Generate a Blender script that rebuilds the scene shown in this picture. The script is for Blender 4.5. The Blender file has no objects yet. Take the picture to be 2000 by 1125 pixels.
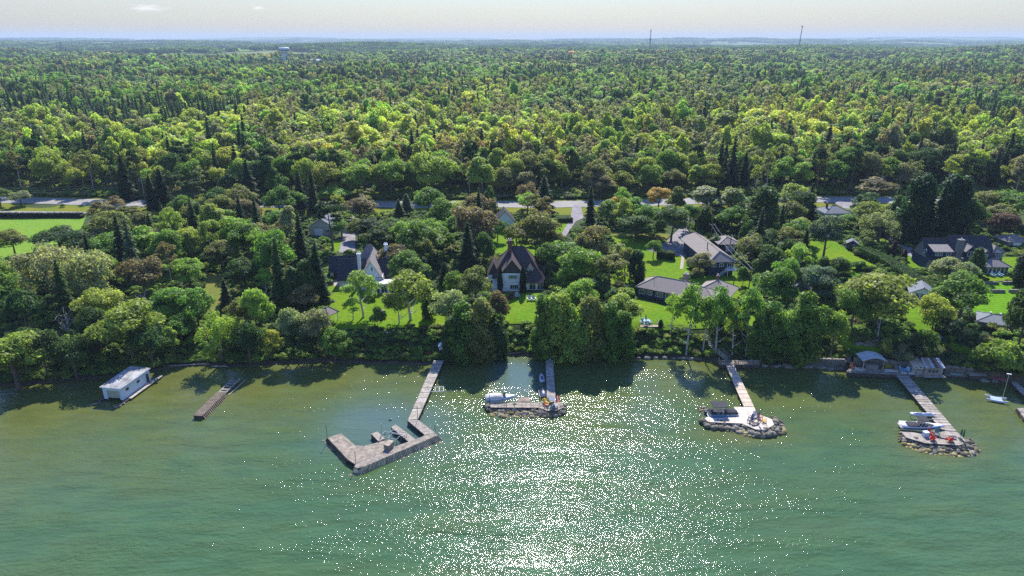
import bpy, math, random
import numpy as np
from mathutils import Vector, Matrix, geometry, noise as mnoise
S = bpy.context.scene
COL = S.collection
R = math.radians
rng = np.random.default_rng(7)
random.seed(7)
# ------------------------------------------------------------------ camera
CAM_Z, PITCH, FPX = 70.0, R(20.1), 1333.0
cd = bpy.data.cameras.new("camera"); cam = bpy.data.objects.new("camera", cd); COL.objects.link(cam)
cd.sensor_width = 36; cd.lens = 36 * FPX / 2000; cd.clip_start = 1; cd.clip_end = 60000
cam.location = (0, 0, CAM_Z); cam.rotation_euler = (math.pi / 2 - PITCH, 0, 0); S.camera = cam
# ------------------------------------------------------------------ world, sun, exposure
SUN_EL, SUN_AZ = 44.0, 4.5          # azimuth measured from +Y towards +X
W = bpy.data.worlds.new("World"); S.world = W; W.use_nodes = True
wn, wl = W.node_tree.nodes, W.node_tree.links
bg = wn["Background"]; bg.inputs[1].default_value = 0.050
sky = wn.new("ShaderNodeTexSky"); sky.sky_type = 'NISHITA'; sky.sun_disc = False
sky.sun_elevation = R(SUN_EL); sky.sun_rotation = R(SUN_AZ); sky.altitude = 300
sky.air_density = 2.3; sky.dust_density = .2; sky.ozone_density = 2.5
tint = wn.new("ShaderNodeMix"); tint.data_type = 'RGBA'; tint.blend_type = 'MULTIPLY'; tint.inputs['Factor'].default_value = 1; tint.inputs[7].default_value = (.67, .93, 1.88, 1)
wl.new(sky.outputs[0], tint.inputs[6]); csrc = tint.outputs[2]
# a few faint fair-weather wisps low in the sky
wtc = wn.new("ShaderNodeTexCoord")
def rdir(px, py):
    v = Vector(((px - 1000) / 1333, math.cos(PITCH) + (562.5 - py) / 1333 * math.sin(PITCH), (562.5 - py) / 1333 * math.cos(PITCH) - math.sin(PITCH))); return v.normalized()
for px_, py_, wx_, wz_ in ((288, 15, .030, .0050), (505, 15, .012, .0028), (60, -60, .08, .012), (1500, -120, .12, .016), (820, -90, .1, .012), (-400, -20, .08, .008), (2500, -40, .09, .01)):
    sb = wn.new("ShaderNodeVectorMath"); sb.operation = 'SUBTRACT'; sb.inputs[1].default_value = rdir(px_, py_); wl.new(wtc.outputs['Generated'], sb.inputs[0])
    ml = wn.new("ShaderNodeVectorMath"); ml.operation = 'MULTIPLY'; ml.inputs[1].default_value = (1 / wx_, 1 / wx_, 1 / wz_); wl.new(sb.outputs[0], ml.inputs[0])
    ln_ = wn.new("ShaderNodeVectorMath"); ln_.operation = 'LENGTH'; wl.new(ml.outputs[0], ln_.inputs[0])
    nz = wn.new("ShaderNodeTexNoise"); nz.inputs['Scale'].default_value = 1.6; nz.inputs['Detail'].default_value = 5; wl.new(ml.outputs[0], nz.inputs[0])
    q1 = wn.new("ShaderNodeMath"); q1.operation = 'SUBTRACT'; wl.new(nz.outputs[0], q1.inputs[0]); q2 = wn.new("ShaderNodeMath"); q2.operation = 'MULTIPLY'; q2.inputs[1].default_value = .42; wl.new(ln_.outputs['Value'], q2.inputs[0]); wl.new(q2.outputs[0], q1.inputs[1])
    mr = wn.new("ShaderNodeMapRange"); mr.inputs['From Min'].default_value = .12; mr.inputs['From Max'].default_value = .5; mr.inputs['To Max'].default_value = .6; wl.new(q1.outputs[0], mr.inputs[0])
    mm = wn.new("ShaderNodeMix"); mm.data_type = 'RGBA'; wl.new(mr.outputs[0], mm.inputs['Factor']); wl.new(csrc, mm.inputs[6]); mm.inputs[7].default_value = (11, 11, 11.3, 1); csrc = mm.outputs[2]
wl.new(csrc, bg.inputs[0])
sl = bpy.data.lights.new("sun", 'SUN'); sl.energy = 3.8; sl.angle = R(0.53); sl.color = (1, .975, .94)
so = bpy.data.objects.new("sun", sl); COL.objects.link(so)
sd = Vector((math.sin(R(SUN_AZ)) * math.cos(R(SUN_EL)), math.cos(R(SUN_AZ)) * math.cos(R(SUN_EL)), math.sin(R(SUN_EL))))
so.rotation_euler = (-sd).to_track_quat('-Z', 'Y').to_euler(); so.location = (0, 50, 200)
S.view_settings.view_transform = 'Standard'; S.view_settings.look = 'None'
S.view_settings.exposure = 1.12; S.view_settings.gamma = 1
S.render.engine = 'CYCLES'
cy = S.cycles
cy.max_bounces = 5; cy.diffuse_bounces = 3; cy.glossy_bounces = 2; cy.transmission_bounces = 3; cy.volume_bounces = 0
cy.caustics_reflective = False; cy.caustics_refractive = False; cy.sample_clamp_indirect = 3
cy.use_denoising = False
# ------------------------------------------------------------------ mapping between photograph and place
cp, sp_ = math.cos(PITCH), math.sin(PITCH)
def ray(px, py):
    a = (px - 1000) / FPX; b = (562.5 - py) / FPX
    return a, cp + b * sp_, b * cp - sp_
def P(px, py, z=0.0):
    dx, dy, dz = ray(px, py); s = (z - CAM_Z) / dz
    return Vector((dx * s, dy * s, z))
SH = [(-900, 900), (-300, 800), (0, 757), (100, 748), (200, 738), (290, 728), (340, 717), (400, 714), (470, 718), (560, 711), (640, 708), (740, 711), (840, 713), (900, 706), (960, 697),
      (1000, 694), (1060, 697), (1120, 703), (1200, 700), (1300, 700), (1400, 707), (1480, 712), (1560, 716), (1640, 722), (1740, 731), (1840, 735), (1900, 743), (1960, 747), (2010, 757), (2300, 790), (2900, 860)]
SW = sorted([tuple(P(a, b, 0)[:2]) for a, b in SH]); SX = np.array([a for a, _ in SW]); SY = np.array([b for _, b in SW])
def Ys(x): return np.interp(x, SX, SY)
def sm(a, b, v): t = np.clip((v - a) / (b - a), 0, 1); return t * t * (3 - 2 * t)
def hills(x, y):
    d = np.sqrt(x * x + y * y)
    a = sm(500, 2500, d); b = sm(3500, 8000, d)
    h = a * (6 * np.sin(x / 310 + .6) * np.cos(y / 420 + 1) + 5 * np.sin(x / 170 - y / 260) + 4)
    h += a * 16 * sm(500, 1600, x) * np.cos((y - 2300) / 700) ** 2 * (y < 3400)
    h += a * 14 * np.exp(-((x + 900) / 600) ** 2 - ((y - 3600) / 500) ** 2)
    h += b * (26 * np.sin(x / 1700 + .4) * np.sin(y / 1300 + .9) + 14 * np.sin(x / 640 + y / 900))
    return h + sm(8000, 15000, d) * 42
def H(x, y):
    x = np.asarray(x, float); y = np.asarray(y, float); t = y - Ys(x)
    left = sm(-75, -45, x); right = sm(88, 95, x)
    top = 2.6 + 2.4 * left
    top = top * (1 - right) + 2.4 * right
    run = 8.0 * (1 - right) + 1.2 * right
    z = np.where(t < 0, np.clip(.12 * t, -3, 0), .25 * np.clip(t, 0, 1) + (top - .25) * sm(.8, 1, t / run * .92 + .08) * 0 + (top - .25) * sm(0, 1, (t - .8) / run))
    z = z + right * 2.6 * sm(4, 26, t) + (1 - left) * 2.4 * sm(8, 50, t)
    z = z + .014 * np.clip(t - 8, 0, 160) + .15 * np.sin(x / 7.0) * np.sin(y / 9.0) * sm(6, 16, t)
    return z + hills(x, y)
def Hs(x, y): return float(H(x, y))
def G(px, py, off=0.0):
    dx, dy, dz = ray(px, py); lo, hi = 60.0, 8000.0
    s = 60.0; step = 1.0
    while s < 12000:
        if CAM_Z + dz * s <= Hs(dx * s, dy * s) and dy * s > 100: break
        s += step; step = max(1.0, s * .01)
    lo = s - step
    for _ in range(18):
        m = (lo + s) / 2
        if CAM_Z + dz * m <= Hs(dx * m, dy * m): s = m
        else: lo = m
    return Vector((dx * s, dy * s, Hs(dx * s, dy * s) + off))
def proj(v):
    x, y, z = v[0], v[1], v[2] - CAM_Z
    d = y * cp - z * sp_; u = y * sp_ + z * cp
    return 1000 + FPX * x / d, 562.5 - FPX * u / d, d
def ztop(Y, py):
    c = (562.5 - py) / FPX
    return CAM_Z + Y * (c * cp - sp_) / (cp + c * sp_)
def inpoly(x, y, poly):
    r = False; n = len(poly)
    for i in range(n):
        x1, y1 = poly[i][:2]; x2, y2 = poly[i - 1][:2]
        if (y1 > y) != (y2 > y) and x < (x2 - x1) * (y - y1) / (y2 - y1) + x1: r = not r
    return r
# ------------------------------------------------------------------ materials
def newmat(n):
    m = bpy.data.materials.new(n); m.use_nodes = True; return m, m.node_tree.nodes, m.node_tree.links
def noise(nd, ln, scale, detail=4, rough=.55, vec=None, stretch=None, coord='Object'):
    t = nd.new("ShaderNodeTexNoise"); t.inputs['Scale'].default_value = scale; t.inputs['Detail'].default_value = detail; t.inputs['Roughness'].default_value = rough
    tc = nd.new("ShaderNodeTexCoord"); src = tc.outputs[coord]
    if stretch:
        mp = nd.new("ShaderNodeMapping"); mp.inputs['Scale'].default_value = stretch[:3]
        if len(stretch) > 3: mp.inputs['Rotation'].default_value = (0, 0, stretch[3])
        ln.new(src, mp.inputs[0]); src = mp.outputs[0]
    ln.new(src, t.inputs[0]); return t
def ramp(nd, ln, src, lo, hi, a, b):
    r = nd.new("ShaderNodeMapRange"); r.inputs['From Min'].default_value = lo; r.inputs['From Max'].default_value = hi
    r.inputs['To Min'].default_value = a; r.inputs['To Max'].default_value = b; ln.new(src, r.inputs[0]); return r
def mixc(nd, ln, f, a, b, mode='MIX'):
    m = nd.new("ShaderNodeMix"); m.data_type = 'RGBA'; m.blend_type = mode
    for s, v in ((m.inputs['Factor'], f), (m.inputs[6], a), (m.inputs[7], b)):
        if hasattr(v, 'links'): ln.new(v, s)
        else: s.default_value = v if isinstance(v, (int, float)) else (*v, 1)
    return m.outputs[2]
def pmat(n, c, rough=.8, var=.25, scale=2.0, bump=.02, stretch=None, metal=0, objcol=False, spec=.12, c2=None, coat=0):
    m, nd, ln = newmat(n); b = nd["Principled BSDF"]; b.inputs['Roughness'].default_value = rough; b.inputs['Metallic'].default_value = metal
    b.inputs['Specular IOR Level'].default_value = spec; b.inputs['Coat Weight'].default_value = coat
    t = noise(nd, ln, scale, stretch=stretch); t2 = noise(nd, ln, scale * 6, 3, stretch=stretch)
    f = ramp(nd, ln, t.outputs[0], .3, .7, 0, 1); f2 = ramp(nd, ln, t2.outputs[0], .3, .7, 1 - var * .6, 1 + var * .6)
    lo = c2 if c2 else tuple(v * (1 - var) for v in c); hi = c if c2 else tuple(min(1, v * (1 + var)) for v in c)
    col = mixc(nd, ln, f.outputs[0], lo, hi)
    col = mixc(nd, ln, 1.0, col, f2.outputs[0], 'MULTIPLY')
    if objcol:
        oi = nd.new("ShaderNodeObjectInfo"); col = mixc(nd, ln, 1.0, col, oi.outputs['Color'], 'MULTIPLY')
    ln.new(col, b.inputs['Base Color'])
    if bump:
        bp = nd.new("ShaderNodeBump"); bp.inputs['Strength'].default_value = .6; bp.inputs['Distance'].default_value = bump
        ln.new(t2.outputs[0], bp.inputs['Height']); ln.new(bp.outputs[0], b.inputs['Normal'])
    return m
def leafmat(n, inst=False, trans=.56):
    m, nd, ln = newmat(n); out = nd["Material Output"]; nd.remove(nd["Principled BSDF"])
    if inst:
        a = nd.new("ShaderNodeAttribute"); a.attribute_type = 'INSTANCER'; a.attribute_name = 'tcol'; c = a.outputs['Color']
    else:
        a = nd.new("ShaderNodeObjectInfo"); c = a.outputs['Color']
    t = noise(nd, ln, .55, 3); f = ramp(nd, ln, t.outputs[0], .3, .7, .62, 1.4)
    t2 = noise(nd, ln, 3.1, 2); f2 = ramp(nd, ln, t2.outputs[0], .3, .7, .7, 1.3)
    c = mixc(nd, ln, 1.0, c, f.outputs[0], 'MULTIPLY'); c = mixc(nd, ln, 1.0, c, f2.outputs[0], 'MULTIPLY')
    ct = mixc(nd, ln, 1.0, c, (1.2, 1.28, .6), 'MULTIPLY')
    d = nd.new("ShaderNodeBsdfPrincipled"); d.inputs['Roughness'].default_value = .5; d.inputs['Specular IOR Level'].default_value = .18
    tr = nd.new("ShaderNodeBsdfTranslucent"); mx = nd.new("ShaderNodeMixShader"); mx.inputs[0].default_value = trans
    ln.new(c, d.inputs['Base Color']); ln.new(ct, tr.inputs[0]); ln.new(d.outputs[0], mx.inputs[1]); ln.new(tr.outputs[0], mx.inputs[2]); ln.new(mx.outputs[0], out.inputs[0])
    return m
M = {}
M['leaf'] = leafmat('leaf'); M['leaf_inst'] = leafmat('leaf_inst', True)
M['bark'] = pmat('bark', (.13, .1, .075), .9, .4, 3, .03)
M['bark_pale'] = pmat('bark_pale', (.42, .4, .36), .8, .4, 3, .02)
M['dead'] = pmat('dead', (.36, .33, .3), .9, .3, 3, .02)
M['wood'] = pmat('wood', (.35, .305, .245), .85, .35, 1.2, .01, objcol=True)
M['woodnew'] = pmat('woodnew', (.52, .42, .31), .8, .2, 1.0, .006, objcol=True)
M['darkwood'] = pmat('darkwood', (.085, .07, .06), .9, .35, 2, .01)
M['white'] = pmat('white', (.76, .77, .76), .55, .05, 1.5, 0)
M['whitewall'] = pmat('whitewall', (.82, .82, .78), .8, .08, .8, .004)
M['paleblue'] = pmat('paleblue', (.6, .68, .74), .6, .06, 1, .002)
M['navywall'] = pmat('navywall', (.035, .05, .085), .7, .15, 2, .004, stretch=(.2, .2, 6))
M['cream'] = pmat('cream', (.42, .43, .33), .8, .1, 1, .004)
M['brownroof'] = pmat('brownroof', (.085, .065, .06), .85, .3, 3, .02, stretch=(1, 1, 4))
M['slateroof'] = pmat('slateroof', (.055, .055, .06), .8, .3, 3, .02, stretch=(1, 1, 4))
M['tanroof'] = pmat('tanroof', (.24, .215, .19), .85, .3, 3, .03, stretch=(1, 1, 4))
M['greyroof'] = pmat('greyroof', (.29, .245, .205), .9, .38, 4.5, .03, stretch=(1, 1, 4))
M['flatgrey'] = pmat('flatgrey', (.19, .2, .21), .9, .12, 2, .01)
M['oldroof'] = pmat('oldroof', (.33, .32, .3), .85, .45, .5, .01)
M['metalroof'] = pmat('metalroof', (.5, .5, .48), .6, .2, 1, .004)
M['stone'] = pmat('stone', (.215, .195, .16), .9, .5, 1.4, .03, objcol=True)
M['stonewall'] = pmat('stonewall', (.2, .185, .17), .9, .5, 2.5, .06)
M['brick'] = pmat('brick', (.17, .09, .07), .9, .3, 4, .02)
M['glass'] = pmat('glass', (.03, .04, .045), .08, .2, 1, 0, spec=.8)
M['metal'] = pmat('metal', (.33, .35, .36), .6, .15, 3, 0)
M['darkmetal'] = pmat('darkmetal', (.05, .05, .055), .5, .2, 3, 0)
M['canvas'] = pmat('canvas', (.05, .05, .055), .85, .2, 2, .01)
M['gelcoat'] = pmat('gelcoat', (.8, .8, .8), .25, .04, 1, 0, objcol=True, spec=.5)
M['paint'] = pmat('paint', (.8, .8, .8), .5, .12, 3, 0, objcol=True)
M['asphalt'] = pmat('asphalt', (.28, .262, .24), .9, .15, .25, .01)
M['gravel'] = pmat('gravel', (.25, .225, .22), .95, .25, .5, .02)
M['paver'] = pmat('paver', (.38, .31, .25), .9, .15, .8, .01)
M['line'] = pmat('line', (.6, .5, .15), .8, .1, 1, 0)
M['soil'] = pmat('soil', (.11, .09, .07), .95, .4, .7, .03)
def lawnmat(n, c, stripe=0, ang=0., yel=.5):
    m, nd, ln = newmat(n); b = nd["Principled BSDF"]; b.inputs['Roughness'].default_value = .85; b.inputs['Specular IOR Level'].default_value = .02
    t = noise(nd, ln, .12, 5, .65); f = ramp(nd, ln, t.outputs[0], .35, .68, 0, 1)
    col = mixc(nd, ln, f.outputs[0], c, (c[0] * (1 + yel), c[1] * 1.05, c[2] * 1.1))
    t2 = noise(nd, ln, 1.3, 5, .7); f2 = ramp(nd, ln, t2.outputs[0], .3, .7, .72, 1.28); col = mixc(nd, ln, 1.0, col, f2.outputs[0], 'MULTIPLY')
    if stripe:
        w = nd.new("ShaderNodeTexWave"); w.inputs['Scale'].default_value = stripe; w.inputs['Distortion'].default_value = .8; w.inputs['Detail Scale'].default_value = .3
        w.bands_direction = 'Y'; tc = nd.new("ShaderNodeTexCoord"); mp = nd.new("ShaderNodeMapping"); mp.inputs['Rotation'].default_value = (0, 0, ang)
        ln.new(tc.outputs['Object'], mp.inputs[0]); ln.new(mp.outputs[0], w.inputs[0]); f3 = ramp(nd, ln, w.outputs[1], 0, 1, *((.8, 1.16) if 'striped' in n else (.93, 1.05)))
        col = mixc(nd, ln, 1.0, col, f3.outputs[0], 'MULTIPLY')
    ln.new(col, b.inputs['Base Color'])
    bp = nd.new("ShaderNodeBump"); bp.inputs['Distance'].default_value = .08; t3 = noise(nd, ln, 5, 3); ln.new(t3.outputs[0], bp.inputs['Height']); ln.new(bp.outputs[0], b.inputs['Normal'])
    return m
M['lawn'] = lawnmat('lawn', (.10, .205, .010), .18, .3)
M['lawn_striped'] = lawnmat('lawn_striped', (.10, .235, .010), .22, .12, .2)
M['field'] = lawnmat('field', (.14, .26, .03), 0, 1.2, .25)
M['verge'] = lawnmat('verge', (.13, .17, .02), 0, 0, .5)
M['rough'] = lawnmat('rough', (.14, .17, .035), 0, 0, .6)
# ------------------------------------------------------------------ mesh builder
class MB:
    def __init__(s): s.v = []; s.f = []
    def add(s, vs, fs):
        n = len(s.v); s.v += [tuple(v) for v in vs]; s.f += [tuple(i + n for i in f) for f in fs]; return s
    def box(s, c, d, rz=0.0, rx=0.0, ry=0.0):
        m = Matrix.Rotation(rz, 3, 'Z') @ Matrix.Rotation(ry, 3, 'Y') @ Matrix.Rotation(rx, 3, 'X'); c = Vector(c)
        vs = [c + m @ Vector((x * d[0] / 2, y * d[1] / 2, z * d[2] / 2)) for z in (-1, 1) for y in (-1, 1) for x in (-1, 1)]
        return s.add(vs, [(0, 2, 3, 1), (4, 5, 7, 6), (0, 1, 5, 4), (2, 6, 7, 3), (0, 4, 6, 2), (1, 3, 7, 5)])
    def prism(s, poly, z0, z1):
        n = len(poly); a = sum(poly[i - 1][0] * poly[i][1] - poly[i][0] * poly[i - 1][1] for i in range(n))
        if a < 0: poly = poly[::-1]
        vs = [(p[0], p[1], z0) for p in poly] + [(p[0], p[1], z1) for p in poly]
        tri = geometry.tessellate_polygon([[Vector((p[0], p[1], 0)) for p in poly]])
        fs = []
        for t in tri:
            u = (poly[t[1]][0] - poly[t[0]][0]) * (poly[t[2]][1] - poly[t[0]][1]) - (poly[t[1]][1] - poly[t[0]][1]) * (poly[t[2]][0] - poly[t[0]][0])
            if u < 0: t = t[::-1]
            fs.append(tuple(i + n for i in t)); fs.append(tuple(t[::-1]))
        fs += [(i, (i + 1) % n, n + (i + 1) % n, n + i) for i in range(n)]
        return s.add(vs, fs)
    def tube(s, pts, r, k=6, cap=True):
        if not hasattr(r, '__len__'): r = [r] * len(pts)
        pts = [Vector(p) for p in pts]; vs = []; fs = []
        for i, p in enumerate(pts):
            d = (pts[min(i + 1, len(pts) - 1)] - pts[max(i - 1, 0)]).normalized()
            a = d.orthogonal().normalized(); b = d.cross(a)
            vs += [p + (a * math.cos(2 * math.pi * j / k) + b * math.sin(2 * math.pi * j / k)) * r[i] for j in range(k)]
        for i in range(len(pts) - 1):
            for j in range(k): fs.append((i * k + j, i * k + (j + 1) % k, (i + 1) * k + (j + 1) % k, (i + 1) * k + j))
        if cap: fs += [tuple(range(k))[::-1], tuple((len(pts) - 1) * k + j for j in range(k))]
        return s.add(vs, fs)
    def loft(s, rings, cap=True):
        k = len(rings[0]); vs = [v for r_ in rings for v in r_]; fs = []
        for i in range(len(rings) - 1):
            for j in range(k): fs.append((i * k + j, i * k + (j + 1) % k, (i + 1) * k + (j + 1) % k, (i + 1) * k + j))
        if cap: fs += [tuple(range(k))[::-1], tuple((len(rings) - 1) * k + j for j in range(k))]
        return s.add(vs, fs)
    def rot(s, a, off=(0, 0, 0)):
        m = Matrix.Rotation(a, 3, 'Z'); s.v = [tuple(m @ Vector(v) + Vector(off)) for v in s.v]; return s
    def mesh(s, n, m):
        me = bpy.data.meshes.new(n); me.from_pydata(s.v, [], s.f); me.update()
        if m: me.materials.append(M[m])
        return me
    def obj(s, n, m, parent=None, smooth=False, color=None, label=None, kind=None):
        return link(n, s.mesh(n, m), parent, color, label, kind, smooth)
def link(n, me, parent=None, color=None, label=None, kind=None, smooth=False):
    o = bpy.data.objects.new(n, me); COL.objects.link(o); o.parent = parent
    if smooth: me.polygons.foreach_set('use_smooth', [True] * len(me.polygons))
    if color: o.color = (*color, 1)
    if label: o['label'] = label
    if kind: o['kind'] = kind
    return o
def thing(n, label, cat, loc=(0, 0, 0), rz=0.0, group=None):
    o = bpy.data.objects.new(n, None); COL.objects.link(o); o.location = loc; o.rotation_euler = (0, 0, rz); o.empty_display_size = .5
    return tag(o, label, cat, group)
def tag(o, label, cat, group=None):
    o['label'] = label; o['category'] = cat
    if group: o['group'] = group
    return o
def struct(o, kind='structure'): o['kind'] = kind; return o
def copy_tree(o, loc=None, rz=None, label=None, group=None, parent=None, color=None):
    c = o.copy(); COL.objects.link(c); c.parent = parent
    for ch in list(o.children): copy_tree(ch, parent=c, color=color)
    if loc is not None: c.location = loc
    if rz is not None: c.rotation_euler = (0, 0, rz)
    if label: c['label'] = label
    if group: c['group'] = group
    if color and o.type == 'MESH': c.color = (*color, 1)
    return c
def npmesh(n, V, F, mat):
    me = bpy.data.meshes.new(n); nv, nf, k = len(V), len(F), F.shape[1]
    me.vertices.add(nv); me.vertices.foreach_set('co', V.astype(np.float32).ravel())
    me.loops.add(nf * k); me.loops.foreach_set('vertex_index', F.astype(np.int32).ravel())
    me.polygons.add(nf); me.polygons.foreach_set('loop_start', np.arange(0, nf * k, k, dtype=np.int32))
    me.update(calc_edges=True); me.validate()
    if mat: me.materials.append(M[mat])
    return me
# ------------------------------------------------------------------ ground
tt = [-70, -45, -25, -12, -6, -3, -1, 0, .4, .8, 1.3, 1.9, 2.6, 3.4, 4.3, 5.3, 6.4, 7.4, 8.5, 10]
while tt[-1] < 130: tt.append(tt[-1] + 2.2)
while tt[-1] < 15500: tt.append(tt[-1] * 1.035 + .5)
tt = np.array(tt); NU = 280
uu = np.linspace(-1, 1, NU)
Wd = 300 + 1.15 * np.clip(tt, 0, None)
X = uu[None, :] * Wd[:, None]; Y = Ys(X) + tt[:, None]; Z = H(X, Y)
def fieldmask(x, y):
    d = np.hypot(x, y)
    n = np.sin(x / 260 + 1.3 * np.sin(y / 700)) + np.sin(y / 340 + x / 900 + 2) + .6 * np.sin(x / 130 + y / 190)
    return (n > .95) & (d > 2300) | (n > .2) & (d > 5200)
V = np.stack([X, Y, Z], -1).reshape(-1, 3)
nt = len(tt); i0 = np.arange(nt - 1)[:, None] * NU + np.arange(NU - 1)[None, :]
F = np.stack([i0, i0 + 1, i0 + NU + 1, i0 + NU], -1).reshape(-1, 4)
m, nd, ln = newmat('ground'); M['ground'] = m; b = nd["Principled BSDF"]; b.inputs['Roughness'].default_value = .95; b.inputs['Specular IOR Level'].default_value = .1
at_ = nd.new("ShaderNodeAttribute"); at_.attribute_name = 'gcol'
t1 = noise(nd, ln, .11, 6, .7); f1 = ramp(nd, ln, t1.outputs[0], .3, .7, .6, 1.4); c = mixc(nd, ln, 1.0, at_.outputs['Color'], f1.outputs[0], 'MULTIPLY')
t2 = noise(nd, ln, 1.7, 5, .7); f2 = ramp(nd, ln, t2.outputs[0], .3, .7, .6, 1.4); c = mixc(nd, ln, 1.0, c, f2.outputs[0], 'MULTIPLY'); ln.new(c, b.inputs['Base Color'])
bp = nd.new("ShaderNodeBump"); bp.inputs['Distance'].default_value = .25; ln.new(t2.outputs[0], bp.inputs['Height']); ln.new(bp.outputs[0], b.inputs['Normal'])
me = npmesh('ground', V, F, 'ground')
T = (V[:, 1] - Ys(V[:, 0])); gc = np.zeros((len(V), 4), np.float32); gc[:, 3] = 1
gc[:, :3] = (.05, .075, .022)
D = np.hypot(V[:, 0], V[:, 1]); k = D > 1300; gc[k, :3] = (.04, .065, .02)
k = fieldmask(V[:, 0], V[:, 1]); ft = np.sin(V[:, 0] / 400 + V[:, 1] / 300) > 0
gc[k & ft, :3] = (.15, .17, .05); gc[k & ~ft, :3] = (.10, .15, .04)
k = T < 1.6; gc[k, :3] = (.11, .085, .055)
ca = me.color_attributes.new('gcol', 'FLOAT_COLOR', 'POINT'); ca.data.foreach_set('color', gc.ravel())
me.polygons.foreach_set('use_smooth', [True] * len(me.polygons))
struct(link('ground', me))
# ------------------------------------------------------------------ water
xs = np.arange(-420, 421, 3.0); ys = np.concatenate([np.arange(-500, 40, 20.0), np.arange(40, 150, 1.6)])
X, Y = np.meshgrid(xs, ys); 
V = np.stack([X, Y, np.zeros_like(X)], -1).reshape(-1, 3); nx = len(xs)
i0 = np.arange(len(ys) - 1)[:, None] * nx + np.arange(nx - 1)[None, :]
F = np.stack([i0, i0 + 1, i0 + nx + 1, i0 + nx], -1).reshape(-1, 4)
m, nd, ln = newmat('water'); M['water'] = m; b = nd["Principled BSDF"]; b.inputs['Roughness'].default_value = .055; b.inputs['IOR'].default_value = 1.33
at_ = nd.new("ShaderNodeAttribute"); at_.attribute_name = 'shal'
t1 = noise(nd, ln, .05, 5, .6); f1 = ramp(nd, ln, t1.outputs[0], .3, .7, -.28, .28)
ad = nd.new("ShaderNodeMath"); ad.operation = 'ADD'; ad.use_clamp = True; ln.new(at_.outputs['Fac'], ad.inputs[0])
gate = nd.new("ShaderNodeMath"); gate.operation = 'MULTIPLY'; g2 = ramp(nd, ln, at_.outputs['Fac'], 0, .3, 0, 1); ln.new(g2.outputs[0], gate.inputs[0]); ln.new(f1.outputs[0], gate.inputs[1]); ln.new(gate.outputs[0], ad.inputs[1])
c = mixc(nd, ln, ad.outputs[0], (.046, .102, .036), (.098, .108, .026))
t3 = noise(nd, ln, .35, 5, .6, stretch=(.35, 1, 1, R(-18))); f3 = ramp(nd, ln, t3.outputs[0], .3, .7, .84, 1.16); c = mixc(nd, ln, 1.0, c, f3.outputs[0], 'MULTIPLY')
t4 = noise(nd, ln, .12, 6, .62, stretch=(.3, 1, 1, R(-15))); f4 = ramp(nd, ln, t4.outputs[0], .42, .62, 0, .3); c = mixc(nd, ln, f4.outputs[0], c, (.085, .105, .022))
at2 = nd.new("ShaderNodeAttribute"); at2.attribute_name = 'sky_refl'; c = mixc(nd, ln, at2.outputs['Fac'], c, (.075, .12, .10))  # bluish sky reflection painted into the water colour
ln.new(c, b.inputs['Base Color'])
# ripples: three trains of real wave heights, in metres
h = None
for sc_, am, st in ((.4, .20, (.35, 1, 1, R(-22))), (1.9, .10, (.55, 1, 1, R(-14))), (7, .024, (.8, 1, 1, R(-30)))):
    n_ = noise(nd, ln, sc_, 2, .5, stretch=st); q = nd.new("ShaderNodeMath"); q.operation = 'MULTIPLY'; q.inputs[1].default_value = am; ln.new(n_.outputs[0], q.inputs[0])
    if h is None: h = q.outputs[0]
    else:
        s_ = nd.new("ShaderNodeMath"); ln.new(h, s_.inputs[0]); ln.new(q.outputs[0], s_.inputs[1]); h = s_.outputs[0]
calm = nd.new("ShaderNodeAttribute"); calm.attribute_name = 'calm'; wp = noise(nd, ln, .16, 3, .6, stretch=(.25, 1, 1, R(-24))); wr = ramp(nd, ln, wp.outputs[0], .35, .65, .55, 1.3); wq = nd.new("ShaderNodeMath"); wq.operation = 'MULTIPLY'; ln.new(h, wq.inputs[0]); ln.new(wr.outputs[0], wq.inputs[1]); h = wq.outputs[0]; cm = nd.new("ShaderNodeMath"); cm.operation = 'MULTIPLY'; ln.new(h, cm.inputs[0]); ln.new(calm.outputs['Fac'], cm.inputs[1])
bp = nd.new("ShaderNodeBump"); bp.inputs['Strength'].default_value = 1; bp.inputs['Distance'].default_value = 1.6; ln.new(cm.outputs[0], bp.inputs['Height']); ln.new(bp.outputs[0], b.inputs['Normal'])
me = npmesh('water', V, F, 'water')
s = Ys(V[:, 0]) - V[:, 1]
sg_ = 27 + 16 * sm(-30, -80, V[:, 0]); shal = np.exp(-np.clip(s, 0, None) ** 2 / sg_ ** 2)
shal *= .85 + .15 * sm(-40, -90, V[:, 0])
def ell(px, py, rx, ry, p=2):
    c_ = P(px, py, 0); return np.exp(-(np.abs((V[:, 0] - c_.x) / rx) ** p + np.abs((V[:, 1] - c_.y) / ry) ** p))
for e in ((1025, 803, 10, 4), (1455, 843, 11, 4.5), (1835, 872, 11, 5)): shal = np.maximum(shal, ell(*e))
sky_refl = np.clip(ell(1010, 735, 6, 9, 4) * .9 + ell(760, 840, 13, 9, 4) * .6 + ell(745, 800, 9, 6) * .35, 0, 1)  # mask of the patches where reflected sky is painted
calm_ = 1 - .45 * np.clip(ell(1010, 738, 6, 12, 4) + ell(750, 843, 13, 9, 4) * .9, 0, 1) - .45 * np.exp(-np.clip(s, 0, None) / 12)
for nm, a_ in (('shal', shal), ('sky_refl', sky_refl), ('calm', np.clip(calm_, .12, 1))):
    at = me.attributes.new(nm, 'FLOAT', 'POINT'); at.data.foreach_set('value', a_.astype(np.float32))
struct(link('water', me))
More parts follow.
